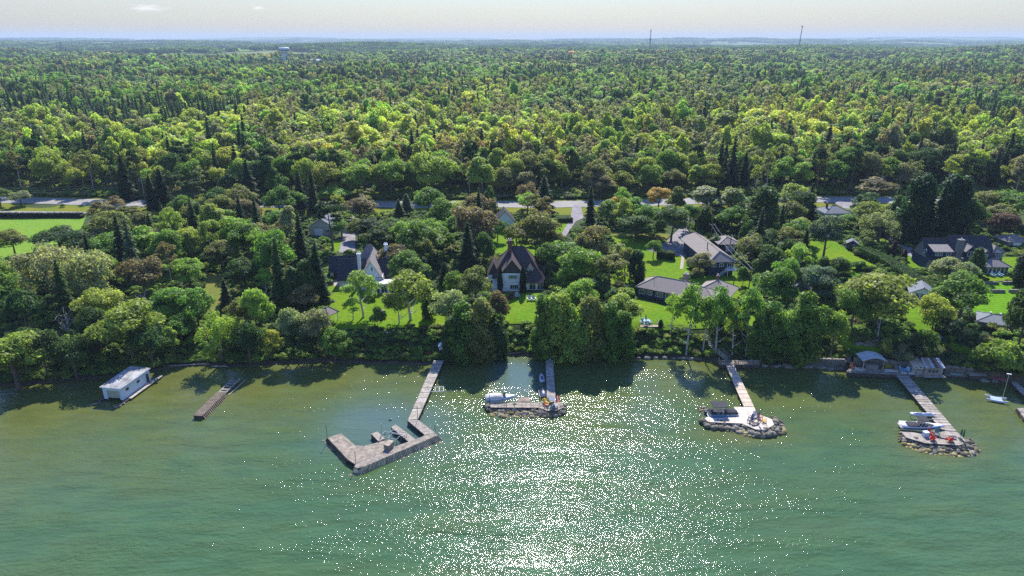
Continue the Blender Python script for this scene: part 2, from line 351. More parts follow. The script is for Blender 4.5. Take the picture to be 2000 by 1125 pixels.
# ------------------------------------------------------------------ haze: the air itself
m, nd, ln = newmat('haze'); M['haze'] = m; nd.remove(nd["Principled BSDF"]); v_ = nd.new("ShaderNodeVolumePrincipled")
v_.inputs['Color'].default_value = (.66, .83, 1, 1); v_.inputs['Density'].default_value = 8.5e-5; v_.inputs['Anisotropy'].default_value = 0.0
ln.new(v_.outputs[0], nd["Material Output"].inputs['Volume'])
HAZE = True
if HAZE: struct(MB().box((0, 7700, 75), (46000, 17600, 160)).obj('haze', 'haze'), 'stuff')
# ------------------------------------------------------------------ draped sheets
def drape(n, pxpoly, mat, off=.12, step=2.2, world=False, kind='structure'):
    w = [Vector(p) for p in pxpoly] if world else [G(*p) for p in pxpoly]
    b_ = []
    for i in range(len(w)):
        a, c_ = w[i], w[(i + 1) % len(w)]; k_ = max(1, int((c_ - a).length / step)); b_ += [a.lerp(c_, j / k_) for j in range(k_)]
    poly = [(p.x, p.y) for p in b_]; nb = len(poly); vs = [Vector(p) for p in poly]
    x0, x1 = min(p[0] for p in poly), max(p[0] for p in poly); y0, y1 = min(p[1] for p in poly), max(p[1] for p in poly)
    for i in range(int((x1 - x0) / step) + 1):
        for j in range(int((y1 - y0) / step) + 1):
            q = (x0 + (i + .5) * step, y0 + (j + .5) * step)
            if inpoly(*q, poly): vs.append(Vector(q))
    r_ = geometry.delaunay_2d_cdt(vs, [], [list(range(nb))], 1, 1e-4)
    V_ = [(p.x, p.y, Hs(p.x, p.y) + off) for p in r_[0]]
    mb = MB().add(V_, [tuple(f) for f in r_[2]]); o = mb.obj(n, mat, smooth=True); struct(o, kind); return o
def ribbon(n, pts, width, mat, off, world=False, side=0.0, dense=3.0):
    w = [Vector(p) for p in pts] if world else [G(*p) for p in pts]
    q = []
    for i in range(len(w) - 1):
        k_ = max(1, int((w[i + 1] - w[i]).length / dense)); q += [w[i].lerp(w[i + 1], j / k_) for j in range(k_)]
    q.append(w[-1]); vs = []; fs = []; mcol = 3
    for it in range(6):
        q = [q[0]] + [(q[i - 1] + q[i] * 2 + q[i + 1]) / 4 for i in range(1, len(q) - 1)] + [q[-1]]
    for i, p in enumerate(q):
        d = q[min(i + 1, len(q) - 1)] - q[max(i - 1, 0)]; nrm = Vector((-d.y, d.x, 0)).normalized()
        for s_ in np.linspace(-.5, .5, mcol):
            u = p + nrm * (s_ * width + side); vs.append((u.x, u.y, Hs(u.x, u.y) + off))
    for i in range(len(q) - 1):
        for j in range(mcol - 1): a = i * mcol + j; fs.append((a + mcol, a + mcol + 1, a + 1, a))
    return struct(MB().add(vs, fs).obj(n, mat, smooth=True)), q
HW = [(-400, 372), (-60, 388), (120, 393.5), (280, 397.5), (430, 399), (560, 400), (860, 400), (1140, 398.5), (1300, 395), (1400, 392), (1560, 390), (1750, 391), (2060, 393), (2400, 397)]
ribbon('verge', HW, 34, 'verge', .06)
road, RQ = ribbon('highway', HW, 10.5, 'asphalt', .14)
for s_ in (.15, -.15): ribbon('road_marking', HW, .12, 'line', .16, side=s_)
SR = [(-200, 415), (0, 417.5), (165, 418.5)]
ribbon('side_road', SR, 6.5, 'asphalt', .14)
LAWNS = [('lawn', 'lawn', [(985, 572), (1062, 572), (1060, 600), (1052, 632), (980, 632), (978, 590)]),
 ('lawn', 'lawn', [(962, 448), (1050, 448), (1045, 505), (960, 500)]),
 ('lawn', 'lawn', [(640, 560), (700, 550), (770, 585), (870, 585), (880, 642), (650, 644), (628, 600)]),
 ('lawn', 'lawn', [(1190, 462), (1300, 470), (1350, 490), (1345, 548), (1300, 560), (1180, 562), (1220, 500)]),
 ('lawn', 'lawn', [(1345, 545), (1440, 530), (1480, 560), (1440, 585), (1340, 560)]),
 ('lawn', 'lawn', [(1195, 575), (1245, 584), (1330, 608), (1500, 612), (1500, 643), (1240, 644), (1190, 620)]),
 ('lawn', 'lawn', [(1625, 468), (1660, 492), (1725, 522), (1680, 548), (1610, 520), (1500, 470), (1500, 445), (1560, 452)]),
 ('lawn', 'lawn_striped', [(1895, 553), (2040, 553), (2040, 614), (1900, 614)]),
 ('lawn', 'lawn', [(1755, 592), (1800, 588), (1860, 640), (1905, 692), (1870, 690), (1760, 632)]),
 ('lawn', 'lawn', [(1640, 660), (1700, 672), (1764, 688), (1760, 694), (1640, 690)]),
 ('lawn', 'lawn', [(1780, 498), (1830, 520), (1850, 545), (1790, 528), (1740, 500)]),
 ('lawn', 'lawn', [(1900, 505), (2050, 500), (2050, 550), (1900, 550)]),
 ('lawn', 'lawn', [(1085, 425), (1125, 425), (1105, 462), (1080, 462)]),
 ('lawn', 'lawn', [(640, 470), (670, 470), (668, 492), (640, 492)]),
 ('lawn', 'rough', [(1180, 452), (1310, 458), (1300, 469), (1190, 461)]),
 ('lawn', 'rough', [(395, 530), (440, 540), (445, 612), (400, 618)]),
 ('field', 'field', [(-300, 424), (168, 424), (160, 445), (110, 485), (10, 512), (-300, 560)])]
for n, mt, pl in LAWNS: drape(n, pl, mt)
for pl in ([(1118, 402), (1134, 402), (1140, 426), (1124, 434), (1100, 470), (1090, 470), (1114, 428)], [(1262, 488), (1300, 474), (1334, 440), (1334, 402), (1343, 402), (1346, 450), (1362, 488), (1350, 500), (1300, 501)],
           [(672, 445), (686, 405), (693, 405), (694, 450), (694, 494), (662, 494), (668, 470)], [(1690, 400), (1698, 400), (1726, 462), (1790, 512), (1830, 516), (1812, 492), (1740, 462)],
           [(1950, 470), (2060, 460), (2060, 498), (1975, 495)], [(1620, 392), (1700, 392), (1690, 410), (1650, 408)], [(1425, 478), (1560, 470), (1560, 480), (1430, 492)]):
    drape('driveway', pl, 'gravel', .16)
drape('patio', [(652, 540), (682, 540), (684, 560), (652, 560)], 'paver', .17)
drape('patio', [(1752, 586), (1790, 582), (1790, 591), (1755, 594)], 'paver', .17)
drape('garden_path', [(1331, 500), (1337, 500), (1334, 526), (1328, 526)], 'paver', .17)
drape('garden_path', [(1060, 520), (1100, 516), (1105, 540), (1064, 545)], 'gravel', .17)
# ------------------------------------------------------------------ tree meshes
def leaves(n, C, N, size, mat, elong=1.0, flat=None):
    C = np.asarray(C); N = np.asarray(N); k = len(C)
    N = N / np.maximum(np.linalg.norm(N, axis=1, keepdims=True), 1e-6)
    A = np.cross(N, rng.normal(size=(k, 3))) if flat is None else flat - N * (flat * N).sum(1, keepdims=True)
    A /= np.maximum(np.linalg.norm(A, axis=1, keepdims=True), 1e-6); B = np.cross(N, A)
    s = (size * rng.uniform(.6, 1.35, (k, 1)))
    V = np.stack([C + A * s * elong, C - A * s * .6 * elong + B * s * .75, C - A * s * .6 * elong - B * s * .75], 1).reshape(-1, 3)
    return npmesh(n, V, np.arange(3 * k).reshape(-1, 3), mat)
def unit(k): v = rng.normal(size=(k, 3)); return v / np.linalg.norm(v, axis=1, keepdims=True)
def crown_blobs(n, Hh, Wd, z0, nb, nl, size, mat, rb=(.26, .42), shape=1.0, droop=0, jit=.55, up=.5):
    """crown of NB leafy clumps on an uneven dome"""
    C = []; N = []; zc = (Hh + z0) / 2; rz = (Hh - z0) / 2; rx = Wd / 2
    for i in range(nb):
        d = unit(1)[0]; 
        if d[2] < -.45: d[2] *= -.6
        f = rng.uniform(.45, .78); taper = 1 - (shape - 1) * max(0, d[2]) if shape != 1 else 1
        r = rng.uniform(*rb) * min(rx, rz)
        c = np.array([d[0] * (rx - r * .5) * f * taper * 1.25, d[1] * (rx - r * .5) * f * taper * 1.25, zc + d[2] * (rz - r * .6) * min(1, f * 1.35)])
        m_ = int(nl / nb * (r / (.34 * min(rx, rz))) ** 2) + 5; u = unit(m_); u[:, 2] = np.where(u[:, 2] < -.3, -u[:, 2] * .6, u[:, 2])
        rr = r * rng.uniform(.62, 1.12, (m_, 1)) ** .8
        p = c + u * rr * np.array([1.1, 1.1, .85])
        if droop: p[:, 2] -= droop * rng.uniform(0, 1, m_) * np.hypot(p[:, 0], p[:, 1]) / rx
        C.append(p); N.append(u + rng.normal(size=(m_, 3)) * jit + np.array([0, 0, up]))
    C = np.concatenate(C); N = np.concatenate(N); C[:, 2] = np.clip(C[:, 2], .15, None)
    return leaves(n, C, N, size, mat)
def crown_spruce(n, Hh, Wd, nl, size, mat, z0=.06, tiers=16, power=.85):
    u = rng.uniform(0, 1, nl); z = 1 - np.sqrt(u * (1 - z0) ** 2); z = z * .98 + z0 * .0
    tz = (np.floor(z * tiers) + .5 + rng.normal(size=nl) * .16) / tiers
    nbr = 9; a = rng.integers(0, nbr, nl) * 2 * math.pi / nbr + np.floor(z * tiers) * 1.7 + rng.normal(size=nl) * .16
    lenj = .78 + .3 * np.sin(a * 3.1 + np.floor(z * tiers) * 2.3)
    Rr = Wd / 2 * np.clip(1 - tz, .02, 1) ** power * lenj; f = rng.uniform(.12, 1, nl) ** .65
    C = np.stack([np.cos(a) * Rr * f, np.sin(a) * Rr * f, tz * Hh - f * Rr * .34 + .2], 1)
    out = np.stack([np.cos(a), np.sin(a), -.35 + 0 * a], 1)
    N = np.stack([np.cos(a) * .35, np.sin(a) * .35, 1 + 0 * a], 1) + rng.normal(size=(nl, 3)) * .35
    return leaves(n, C, N, size, mat, 1.35, out)
def crown_cedar(n, Hh, Wd, nl, size, mat, z0=.03, tip=.55):
    z = rng.uniform(z0, 1, nl); prof = np.where(z < .35, .72 + .28 * z / .35, np.clip(1 - ((z - .35) / .65) ** 1.9, 0, 1) ** tip)
    a = rng.uniform(0, 2 * math.pi, nl); ph = rng.uniform(0, 6, 4); lump = .80 + .17 * np.sin(a * 3 + z * 9 + ph[0]) + .14 * np.sin(a * 5 - z * 19 + ph[1]) + .09 * np.sin(a * 9 + z * 31 + ph[2])
    f = rng.uniform(.7, 1.06, nl); r = Wd / 2 * prof * lump * f
    C = np.stack([np.cos(a) * r, np.sin(a) * r, z * Hh + rng.normal(size=nl) * .15], 1); C[:, 2] = np.clip(C[:, 2], .1, None)
    N = np.stack([np.cos(a), np.sin(a), .45 + 0 * a], 1) + rng.normal(size=(nl, 3)) * .55
    return leaves(n, C, N, size, mat, 1.25, np.tile([0, 0, 1.0], (nl, 1)) + rng.normal(size=(nl, 3)) * .4)
def trunk_mesh(n, Hh, r, mat, limbs=6, spread=3.0, lean=.3, z0=.3, twigs=0):
    mb = MB(); lx, ly = rng.normal() * lean, rng.normal() * lean
    pts = [(lx * t_ * t_ * 2, ly * t_ * t_ * 2, -.6 + Hh * t_) for t_ in (0, .2, .45, .7, .92)]
    mb.tube(pts, [r * 1.25, r, r * .75, r * .45, r * .12], 6)
    for i in range(limbs):
        t_ = rng.uniform(z0, .85); a = rng.uniform(0, 6.28); L = spread * rng.uniform(.6, 1.05) * (1.15 - t_)
        b_ = Vector((lx * t_ * t_ * 2, ly * t_ * t_ * 2, -.6 + Hh * t_)); rr = r * (1 - t_) * .5 + .02
        e = b_ + Vector((math.cos(a) * L, math.sin(a) * L, L * rng.uniform(.45, .9))); m_ = b_.lerp(e, .5) + Vector((0, 0, -.12 * L))
        mb.tube([b_, m_, e], [rr, rr * .65, .02], 4, False)
        for j in range(twigs):
            q = m_.lerp(e, rng.uniform(0, 1)); d = Vector(unit(1)[0]) * L * .4; d.z = abs(d.z)
            mb.tube([q, q + d], [.04, .012], 3, False)
    return mb.mesh(n, mat)
def crown_cedar2(n, Hh, Wd, nb, nl, size, mat, tip):
    C = []; N = []
    for i in range(nb):
        z = rng.uniform(.04, .95) ** 1.05; prof = (.78 + .22 * z / .3) if z < .3 else max(.06, (1 - ((z - .3) / .72) ** 1.8)) ** tip
        r_ = rng.uniform(.26, .46) * Wd / 2 * (.55 + .6 * prof); a = rng.uniform(0, 6.283); q = max(0, Wd / 2 * prof - r_ * .55) * rng.uniform(.75, 1.1); m_ = int(nl / nb * (r_ / (.36 * Wd / 2)) ** 2) + 8
        u = unit(m_); p = np.array([math.cos(a) * q, math.sin(a) * q, z * Hh]) + u * r_ * rng.uniform(.6, 1.12, (m_, 1)) * np.array([1, 1, 1.5]); C.append(p); N.append(u + rng.normal(size=(m_, 3)) * .5 + np.array([0, 0, .35]))
    C = np.concatenate(C); C[:, 2] = np.clip(C[:, 2], .1, None); return leaves(n, C, np.concatenate(N), size, mat, 1.2)
K = {}      # kind -> list of (crown mesh, trunk mesh, nominal height, nominal width)
def reg(k, crown, trunk, h, w): K.setdefault(k, []).append((crown, trunk, h, w))
for i in range(7):
    w_ = rng.uniform(8.5, 10); reg('broad', crown_blobs('broadleaf_crown', 11, w_, 1.3, 25, 7000, .26, 'leaf'), trunk_mesh('trunk', 9.5, .28, 'bark', 7, 3.4), 11, w_)
for i in range(3): reg('oval', crown_blobs('oval_crown', 13, 6.5, 1.5, 24, 4400, .29, 'leaf', (.3, .5), 1.45), trunk_mesh('trunk', 12, .24, 'bark', 7, 2), 13, 6.5)
for i in range(3): reg('birch', crown_blobs('birch_crown', 12, 8, 3.2, 20, 3200, .25, 'leaf', (.2, .34), 1, .8), trunk_mesh('trunk', 11, .2, 'bark_pale', 8, 3.2, .5, .22), 12, 8)
for i in range(2): reg('willow', crown_blobs('willow_crown', 11, 14, .8, 38, 9000, .26, 'leaf', (.2, .34), 1, 1.8), trunk_mesh('trunk', 8, .5, 'bark', 9, 5), 11, 14)
for i in range(3): reg('shrub', crown_blobs('shrub_crown', 3.2, 4.2, .1, 12, 1500, .2, 'leaf', (.4, .6)), trunk_mesh('stem', 2, .06, 'bark', 4, 1.2), 3.2, 4.2)
for i in range(4): reg('spruce', crown_spruce('spruce_crown', 16, 6.4, 5000, .34, 'leaf', tiers=18 + i), trunk_mesh('trunk', 15.5, .22, 'bark', 0), 16, 6.4)
for i in range(5): reg('cedar', crown_cedar2('cedar_crown', 11, 5, 46, 6000, .23, 'leaf', (.55, .75, .5, .9, .65)[i]), trunk_mesh('trunk', 9, .18, 'bark', 2, .8), 11, 5)
reg('cypress', crown_cedar('cypress_crown', 7, 1.7, 2200, .2, 'leaf', tip=.6), trunk_mesh('trunk', 6, .08, 'bark', 0), 7, 1.7)
for i in range(3): reg('pine', crown_blobs('pine_crown', 15, 6.5, 5, 17, 3000, .27, 'leaf', (.2, .36), 1.2, 0, .8), trunk_mesh('trunk', 15, .24, 'bark', 12, 3), 15, 6.5)
for i in range(3): reg('thin', crown_blobs('thin_crown', 13, 5.5, 3, 20, 1500, .26, 'leaf', (.2, .36), 1.3), trunk_mesh('trunk', 13, .15, 'bark_pale', 12, 2.2, .2, .3), 13, 5.5)
for i in range(3): reg('dead', None, trunk_mesh('branching_trunk', 10, .2, 'dead', 16, 4.2, .5, .3, 5), 10, 6)
NAME = dict(broad='broadleaf_tree', oval='poplar_tree', birch='birch_tree', willow='willow_tree', shrub='shrub', spruce='spruce_tree', cedar='cedar_tree', cypress='cypress_tree', pine='pine_tree', thin='aspen_tree', dead='dead_tree')
CATN = dict(broad='tree', oval='tree', birch='birch tree', willow='willow tree', shrub='shrub', spruce='spruce tree', cedar='cedar tree', cypress='cypress tree', pine='pine tree', thin='tree', dead='dead tree')
KW = dict(broad='broadleaf tree', oval='upright leafy tree', birch='birch', willow='willow', shrub='shrub', spruce='spruce', cedar='cedar', cypress='slim cypress', pine='pine', thin='thin-leaved tree', dead='bare dead tree')
PAL0 = dict(g=(.075, .15, .025), d=(.04, .085, .026), dd=(.024, .055, .026), l=(.13, .215, .035), y=(.19, .235, .04), yg=(.15, .198, .036), o=(.28, .185, .055), b=(.118, .108, .07), bg=(.105, .125, .045),
           s=(.145, .18, .12), bl=(.07, .115, .095), gr=(.125, .14, .10), p=(.075, .05, .06), dk=(.016, .042, .022))
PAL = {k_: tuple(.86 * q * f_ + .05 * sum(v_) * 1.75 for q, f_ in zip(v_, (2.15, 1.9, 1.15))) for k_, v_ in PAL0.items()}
CW = dict(g='mid green', d='dark green', dd='darkest green', l='light green', y='yellow', yg='yellow-green', o='orange', b='brown', bg='olive brown', s='silvery green', bl='bluish', gr='greyish', p='purple', dk='blackish green')
TREES = []
def tree(x, y, kind, col, hgt, wid, label=None, sink=0.0):
    j = int(rng.integers(len(K[kind]))); cr, tr, h0, w0 = K[kind][j]; z = Hs(x, y) - .05 - sink
    r_ = bpy.data.objects.new(NAME[kind], None); COL.objects.link(r_); r_.location = (x, y, z); r_.rotation_euler = (0, 0, float(rng.uniform(0, 6.28)))
    r_.scale = (wid / w0, wid / w0, hgt / h0)
    c = np.array(PAL[col]) * rng.uniform(.86, 1.16) * rng.uniform(.93, 1.07, 3)
    if tr: link('stem' if kind == 'shrub' else 'trunk', tr, r_)
    if cr: link('crown', cr, r_, tuple(float(v) for v in c))
    r_['category'] = CATN[kind]
    px, py, d = proj((x, y, z)); TREES.append((r_, kind, col, hgt, wid, px, py, y - float(Ys(x)), label)); return r_
def TP(cx, ytop, ybase, wpx, kind, col, label=None):
    g = G(cx, ybase); d = proj(g)[2]; h_ = ztop(g.y, ytop) - g.z; return tree(g.x, g.y, kind, col, max(h_, 1.2), wpx * d / FPX * 1.08, label)
MAN = """42 371 402 38 broad s|silvery round tree on the verge between highway and side road
2 365 405 40 broad g|bright green tree on the verge at the edge of the grass field
205 388 450 62 thin b|bare brown tree at the corner of the grass field by the highway
236 380 440 44 thin b|tallest brown thin tree beside the field corner and highway
264 397 450 70 thin bg
30 447 498 50 broad bg|brown-green tree standing in front of the grass field
120 441 490 84 broad d|dark spreading tree covering the near corner of the grass field
160 446 500 70 broad d
110 470 590 140 willow s|large silvery willow behind the white boathouse
190 478 596 120 willow s|second silvery willow, closer to the brown crowned tree
285 496 585 84 broad b|brown round crowned tree beside the silvery willows
225 452 515 80 broad g
290 438 520 62 oval l
335 446 535 60 broad g
322 400 452 26 spruce l
423 393 478 52 oval yg|bright yellow-green upright tree by itself before the dark highway trees
480 386 446 60 broad b
445 543 608 34 spruce dd|small dark spruce standing in the overgrown clearing
466 520 558 22 spruce dd
10 520 628 80 broad g
60 560 668 70 broad d
145 588 682 50 dead gr|grey bare dead tree above the boathouse among dark trees
288 562 612 44 dead gr|pale dead snag in front of the brown crowned tree
245 575 625 40 dead gr
262 592 706 118 broad yg|yellow-green shore tree right above the boathouse
200 600 690 60 broad d
345 560 640 90 broad g
390 560 650 70 broad g
375 500 570 60 broad l
435 608 706 92 willow l|light feathery tree on the shore above the ruined pier
38 655 762 115 broad yg|yellow-green tree overhanging the water at the far left shore
96 640 742 70 broad d
150 650 738 70 broad d
530 640 700 40 broad y|small yellow tree at the water's edge near the ruined pier
342 634 702 26 oval yg|small bright pointed tree at the shore behind the ruined pier
300 630 716 70 broad d
490 620 712 60 broad d
505 560 660 60 broad l
545 448 560 70 broad g
552 458 600 46 spruce d
625 467 592 52 spruce dd|very large dark spruce by the driveway of the white gabled house
602 505 600 46 cedar d
575 520 600 50 cedar d
597 555 612 50 broad b|round brown tree between the dark spruces and the garden gazebo
518 520 560 34 broad b
620 600 692 62 broad s|pale rounded tree on the bank below the garden gazebo
575 594 690 48 broad s
590 630 702 50 broad d
655 640 705 60 broad g
550 405 455 62 broad g
562 425 472 46 broad b
588 330 408 32 spruce dk|tall dark spruce standing over the highway above the grey-roofed garage
651 384 492 56 pine dd|tall pine with bare trunk beside the grey-roofed garage
655 362 402 58 broad l
972 425 470 36 broad g
700 428 470 40 broad bg
668 425 462 36 broad g
1652 416 448 36 broad g
1618 420 452 30 broad d
705 380 438 62 broad b|wide brown oak between the garage and the highway
745 440 484 52 broad d
722 425 470 50 pine dd
795 378 418 36 spruce bl
780 388 428 30 spruce d
792 424 482 52 broad l
765 424 470 50 broad g
822 432 520 82 broad g
855 440 505 60 broad g
800 470 530 60 broad d
773 474 540 62 broad b|round brown tree touching the right side of the white gabled house
900 392 440 60 broad yg
925 396 508 88 broad b|huge brown and dark crown between the white gabled and brown-roofed houses
915 430 540 50 spruce dd
945 450 530 40 broad d
853 494 530 24 spruce bl|small blue spruce between two houses
871 512 564 24 cedar dk
890 525 590 40 broad g
710 526 620 78 birch l|white-trunked birch on the lawn before the white gabled house
690 580 625 40 birch l
802 530 626 96 birch yg|leaning yellowish birch on the lawn beside the white gabled house
780 570 632 50 birch bg
838 560 622 26 cedar d
876 562 642 66 broad s|pale green tree on the bank above the little blue shed
740 600 640 34 shrub g
930 520 600 60 broad bg
972 565 640 42 broad b|brown tree on the edge of the lawn of the brown-roofed house
905 590 700 60 cedar g
940 580 702 62 cedar bg
968 610 700 44 cedar d
885 620 702 44 cedar d
1062 344 418 52 spruce dd|big dark spruce beside the highway behind the brown-roofed house
1031 352 408 40 broad b
1046 404 512 92 broad bg|brown-green tree with thick trunk on the lawn behind the brown-roofed house
1010 430 500 50 broad bg
1156 438 538 68 broad b|large dark brown tree between brown-roofed house and big lawn
1100 466 540 84 broad g
1065 470 540 50 broad g
1130 500 560 50 broad d
1152 360 440 27 spruce dd|slim tall spruce alone at the driveway entrance by the highway
1208 382 412 36 broad o|orange and green tree beside the highway
1285 362 410 46 broad o|taller orange-tinted tree beside the highway
1172 335 388 46 broad b
1192 390 440 50 broad g
1232 385 440 50 broad g
1265 395 455 50 broad g
1240 420 470 60 broad d
1275 430 470 50 broad g
1310 397 472 66 broad d
1345 395 450 40 broad g
1375 356 432 64 oval s
1422 368 446 58 oval s
1396 350 440 24 spruce dd|narrow dark spruce in front of pale poplars near the highway
1484 362 468 60 cedar d|big cone shaped cedar with light top beyond the grey houses
1241 487 554 32 cedar dd|dark oval cedar standing on the big lawn
1205 470 530 30 birch s
1190 494 590 72 pine bg
1220 480 545 34 broad bg
1160 540 600 60 broad d
1088 570 702 66 cedar l
1062 582 700 48 cedar g
1120 600 705 56 cedar l
1150 575 702 54 cedar bg
1185 590 703 50 cedar g
1212 610 702 44 cedar g
1215 575 645 66 broad yg|bright yellow-green tree beside the lawn terrace
1118 632 705 48 broad yg|small yellow-green tree leaning out between the shore cedars
1152 655 706 30 broad yg
1130 640 705 40 broad l
1365 492 542 46 broad gr|grey-green round tree at the side of the raised grey-roofed house
1275 464 505 30 broad g
1340 548 692 66 birch l
1372 575 690 50 birch g
1397 555 690 62 birch g
1430 590 692 50 birch l
1457 558 694 66 birch g
1310 570 650 34 birch l
1500 590 700 62 cedar g
1530 600 704 56 broad l
1560 570 705 62 cedar g
1592 590 706 56 broad g
1620 600 708 50 broad l
1480 610 700 44 cedar g
1537 388 452 52 broad bg
1577 358 434 38 spruce dk|dark spruce between the highway and the half hidden roof
1562 423 476 46 broad yg
1607 418 508 66 broad bl|large dark tree with silvery leaves beside the striped slope lawn
1697 346 412 84 pine b|olive brown pine with two trunks beside the highway
1712 408 480 74 willow s|pale rounded willow by the gravel drive
1777 335 475 60 cedar dk
1800 350 478 50 spruce dk
1850 338 464 66 cedar dk
1825 360 470 50 spruce dd
1880 380 470 60 broad d
1950 412 470 62 broad p|purple-leaved tree behind the stone house
1980 365 440 90 broad g
1920 370 430 70 broad bg
1545 470 522 62 broad d
1585 514 596 74 broad bl
1525 500 590 60 broad g
1500 480 560 60 broad d
1635 498 546 42 broad d
1708 524 642 145 broad yg|wide spreading yellow-green tree in front of the long hedge
1660 560 650 70 broad g
1868 534 640 92 broad g|big green tree in front of the stone house lawn
1846 500 566 62 broad s|pale green round tree before the stone house
1876 508 570 46 broad s
1901 482 542 28 cedar d|green column of cedar against the front of the stone house
1815 574 664 62 broad y|bright yellow-green tree by the small columned cottage
1712 568 668 34 birch y
1993 494 560 38 cedar dk
1985 555 690 60 broad d
1850 620 690 60 broad dk
1800 640 700 40 broad g
1935 665 722 70 shrub l
1965 675 735 60 shrub l
1725 662 695 26 shrub y|yellow bush on the rock garden slope above the stone wall
1760 675 715 44 shrub s
1790 655 705 60 broad d
845 288 388 82 broad yg|tall bright green tree just across the highway
765 304 388 62 broad l|bright round-topped tree across the highway from the garage
60 266 336 78 broad y|golden yellow tree in the woods across the highway
250 298 392 42 spruce dk
322 326 408 46 spruce dk
300 340 408 36 spruce dk
350 330 408 40 pine dd
385 345 410 44 pine dd
490 308 402 46 spruce dk
455 330 408 36 pine dd
1402 262 372 26 spruce dk
1426 260 372 30 spruce dk
1450 290 372 30 spruce dk
1610 240 330 40 spruce dk
1445 212 246 32 broad o|bright orange tree deep in the woods
938 302 392 52 oval l
600 300 392 50 broad yg
640 312 395 56 broad yg
110 290 378 66 broad yg
700 318 392 60 broad l"""
for L in MAN.split('\n'):
    a, _, lb = L.partition('|'); a = a.split(); TP(float(a[0]), float(a[1]), float(a[2]), float(a[3]), a[4], a[5], lb or None)
TP(977, 522, 569, 11, 'cypress', 'dk', 'slim dark cypress at the near corner of the cream house wall')
TP(1021.5, 519, 572, 13, 'cypress', 'dk', 'taller slim cypress beside the dormer of the brown-roofed house')
TP(1064, 545, 566, 7, 'cypress', 'dd', 'small clipped cypress at the end of the glazed wing')
TP(1744, 470, 500, 12, 'cypress', 'p', 'purple columnar shrub beside the gravel drive by the long hedge')
TP(1765, 487, 508, 10, 'cypress', 'p', 'smaller purple columnar shrub nearer the stone house')
TP(1290, 624, 640, 9, 'cypress', 'dk', 'small dark cone bush beside the railed terrace')
for a in ((1398, 462, 485, 24, 'd', 'round clipped bush behind the raised grey-roofed house'), (1450, 523, 560, 30, 'g', 'round clipped bush beside the pole'), (1350, 476, 492, 16, 'yg', 'low round bush in the turning circle'),
          (122, 398, 405, 10, 'g', 'small round bush on the yellow verge'), (1640, 512, 530, 22, 'd', 'dark bush on the slope lawn'), (1678, 510, 528, 34, 'g', 'bush row start above the spreading tree'), (1655, 690, 699, 12, 'l', 'low shrub at the top of the stone steps'),
          (1745, 692, 703, 16, 'o', 'low orange flowering shrub above the stone wall'), (1700, 689, 698, 12, 'l', 'low shrub above the pavilion roof'), (1672, 688, 696, 10, 'yg', 'small yellow-green shrub beside the pavilion roof'),
          (1816, 512, 518, 9, 'o', 'small orange flower bush by the stone house')):
    TP(a[0], a[1], a[2], a[3], 'shrub', a[4], a[5])
# ------------------------------------------------------------------ trees between the lots
KEEP = [[(0, 385), (300, 390), (300, 404), (0, 404)], [(0, 404), (170, 404), (168, 440), (0, 500)], [(510, 394), (560, 394), (560, 404), (510, 404)], [(735, 393), (900, 393), (900, 408), (735, 408)],
        [(985, 392), (1030, 392), (1030, 408), (985, 408)], [(1090, 390), (1145, 390), (1145, 435), (1090, 435)], [(1255, 390), (1310, 390), (1310, 398), (1255, 398)],
        [(1510, 383), (1650, 383), (1650, 393), (1510, 393)],
        [(608, 428), (650, 428), (650, 458), (608, 458)], [(640, 468), (668, 468), (700, 440), (700, 495), (640, 492)], [(652, 490), (762, 478), (765, 545), (652, 560)], [(740, 550), (765, 550), (765, 585), (740, 585)],
        [(650, 560), (690, 560), (700, 640), (660, 640), (628, 612)], [(628, 588), (662, 590), (660, 628), (628, 628)], [(700, 590), (745, 600), (770, 635), (700, 640)], [(820, 560), (850, 580), (850, 610), (820, 610)],
        [(952, 486), (1064, 486), (1064, 572), (952, 572)], [(992, 568), (1048, 568), (1044, 640), (995, 640)], [(965, 452), (1020, 452), (1020, 500), (965, 500)], [(978, 408), (1000, 408), (1000, 425), (978, 425)],
        [(1065, 515), (1092, 515), (1095, 540), (1065, 540)], [(1188, 455), (1262, 455), (1262, 475), (1188, 475)], [(1225, 478), (1350, 478), (1350, 560), (1225, 560)], [(1240, 535), (1320, 535), (1320, 600), (1240, 600)],
        [(1320, 540), (1440, 540), (1440, 585), (1320, 570)], [(1245, 595), (1330, 605), (1330, 642), (1245, 645)], [(1345, 462), (1435, 462), (1435, 545), (1345, 545)], [(1320, 440), (1352, 440), (1350, 500), (1310, 500)],
        [(1625, 470), (1720, 515), (1700, 535), (1630, 490)], [(1660, 462), (1682, 462), (1682, 490), (1660, 490)], [(1618, 408), (1656, 408), (1656, 430), (1618, 430)], [(1680, 470), (1820, 540), (1830, 580), (1680, 500)],
        [(1725, 462), (1800, 490), (1830, 520), (1725, 490)], [(1812, 460), (1965, 460), (1965, 545), (1812, 545)], [(1895, 540), (2000, 540), (2000, 612), (1895, 612)], [(1908, 598), (1975, 598), (1975, 636), (1908, 636)],
        [(1755, 550), (1816, 550), (1816, 625), (1755, 625)], [(1640, 655), (1770, 665), (1770, 740), (1640, 740)], [(1775, 695), (1845, 695), (1845, 740), (1775, 740)], [(1845, 640), (1905, 640), (1990, 760), (1845, 745)],
        [(1360, 640), (1500, 660), (1500, 715), (1360, 715)], [(758, 640), (870, 645), (870, 712), (758, 712)], [(395, 530), (442, 540), (442, 610), (400, 612)], [(1560, 680), (1660, 680), (1660, 722), (1560, 722)],
        [(995, 600), (1045, 600), (1045, 690), (995, 690)], [(1955, 455), (2000, 455), (2000, 490), (1955, 490)], [(670, 640), (860, 640), (860, 706), (670, 706)], [(1240, 640), (1330, 640), (1330, 696), (1240, 696)]]
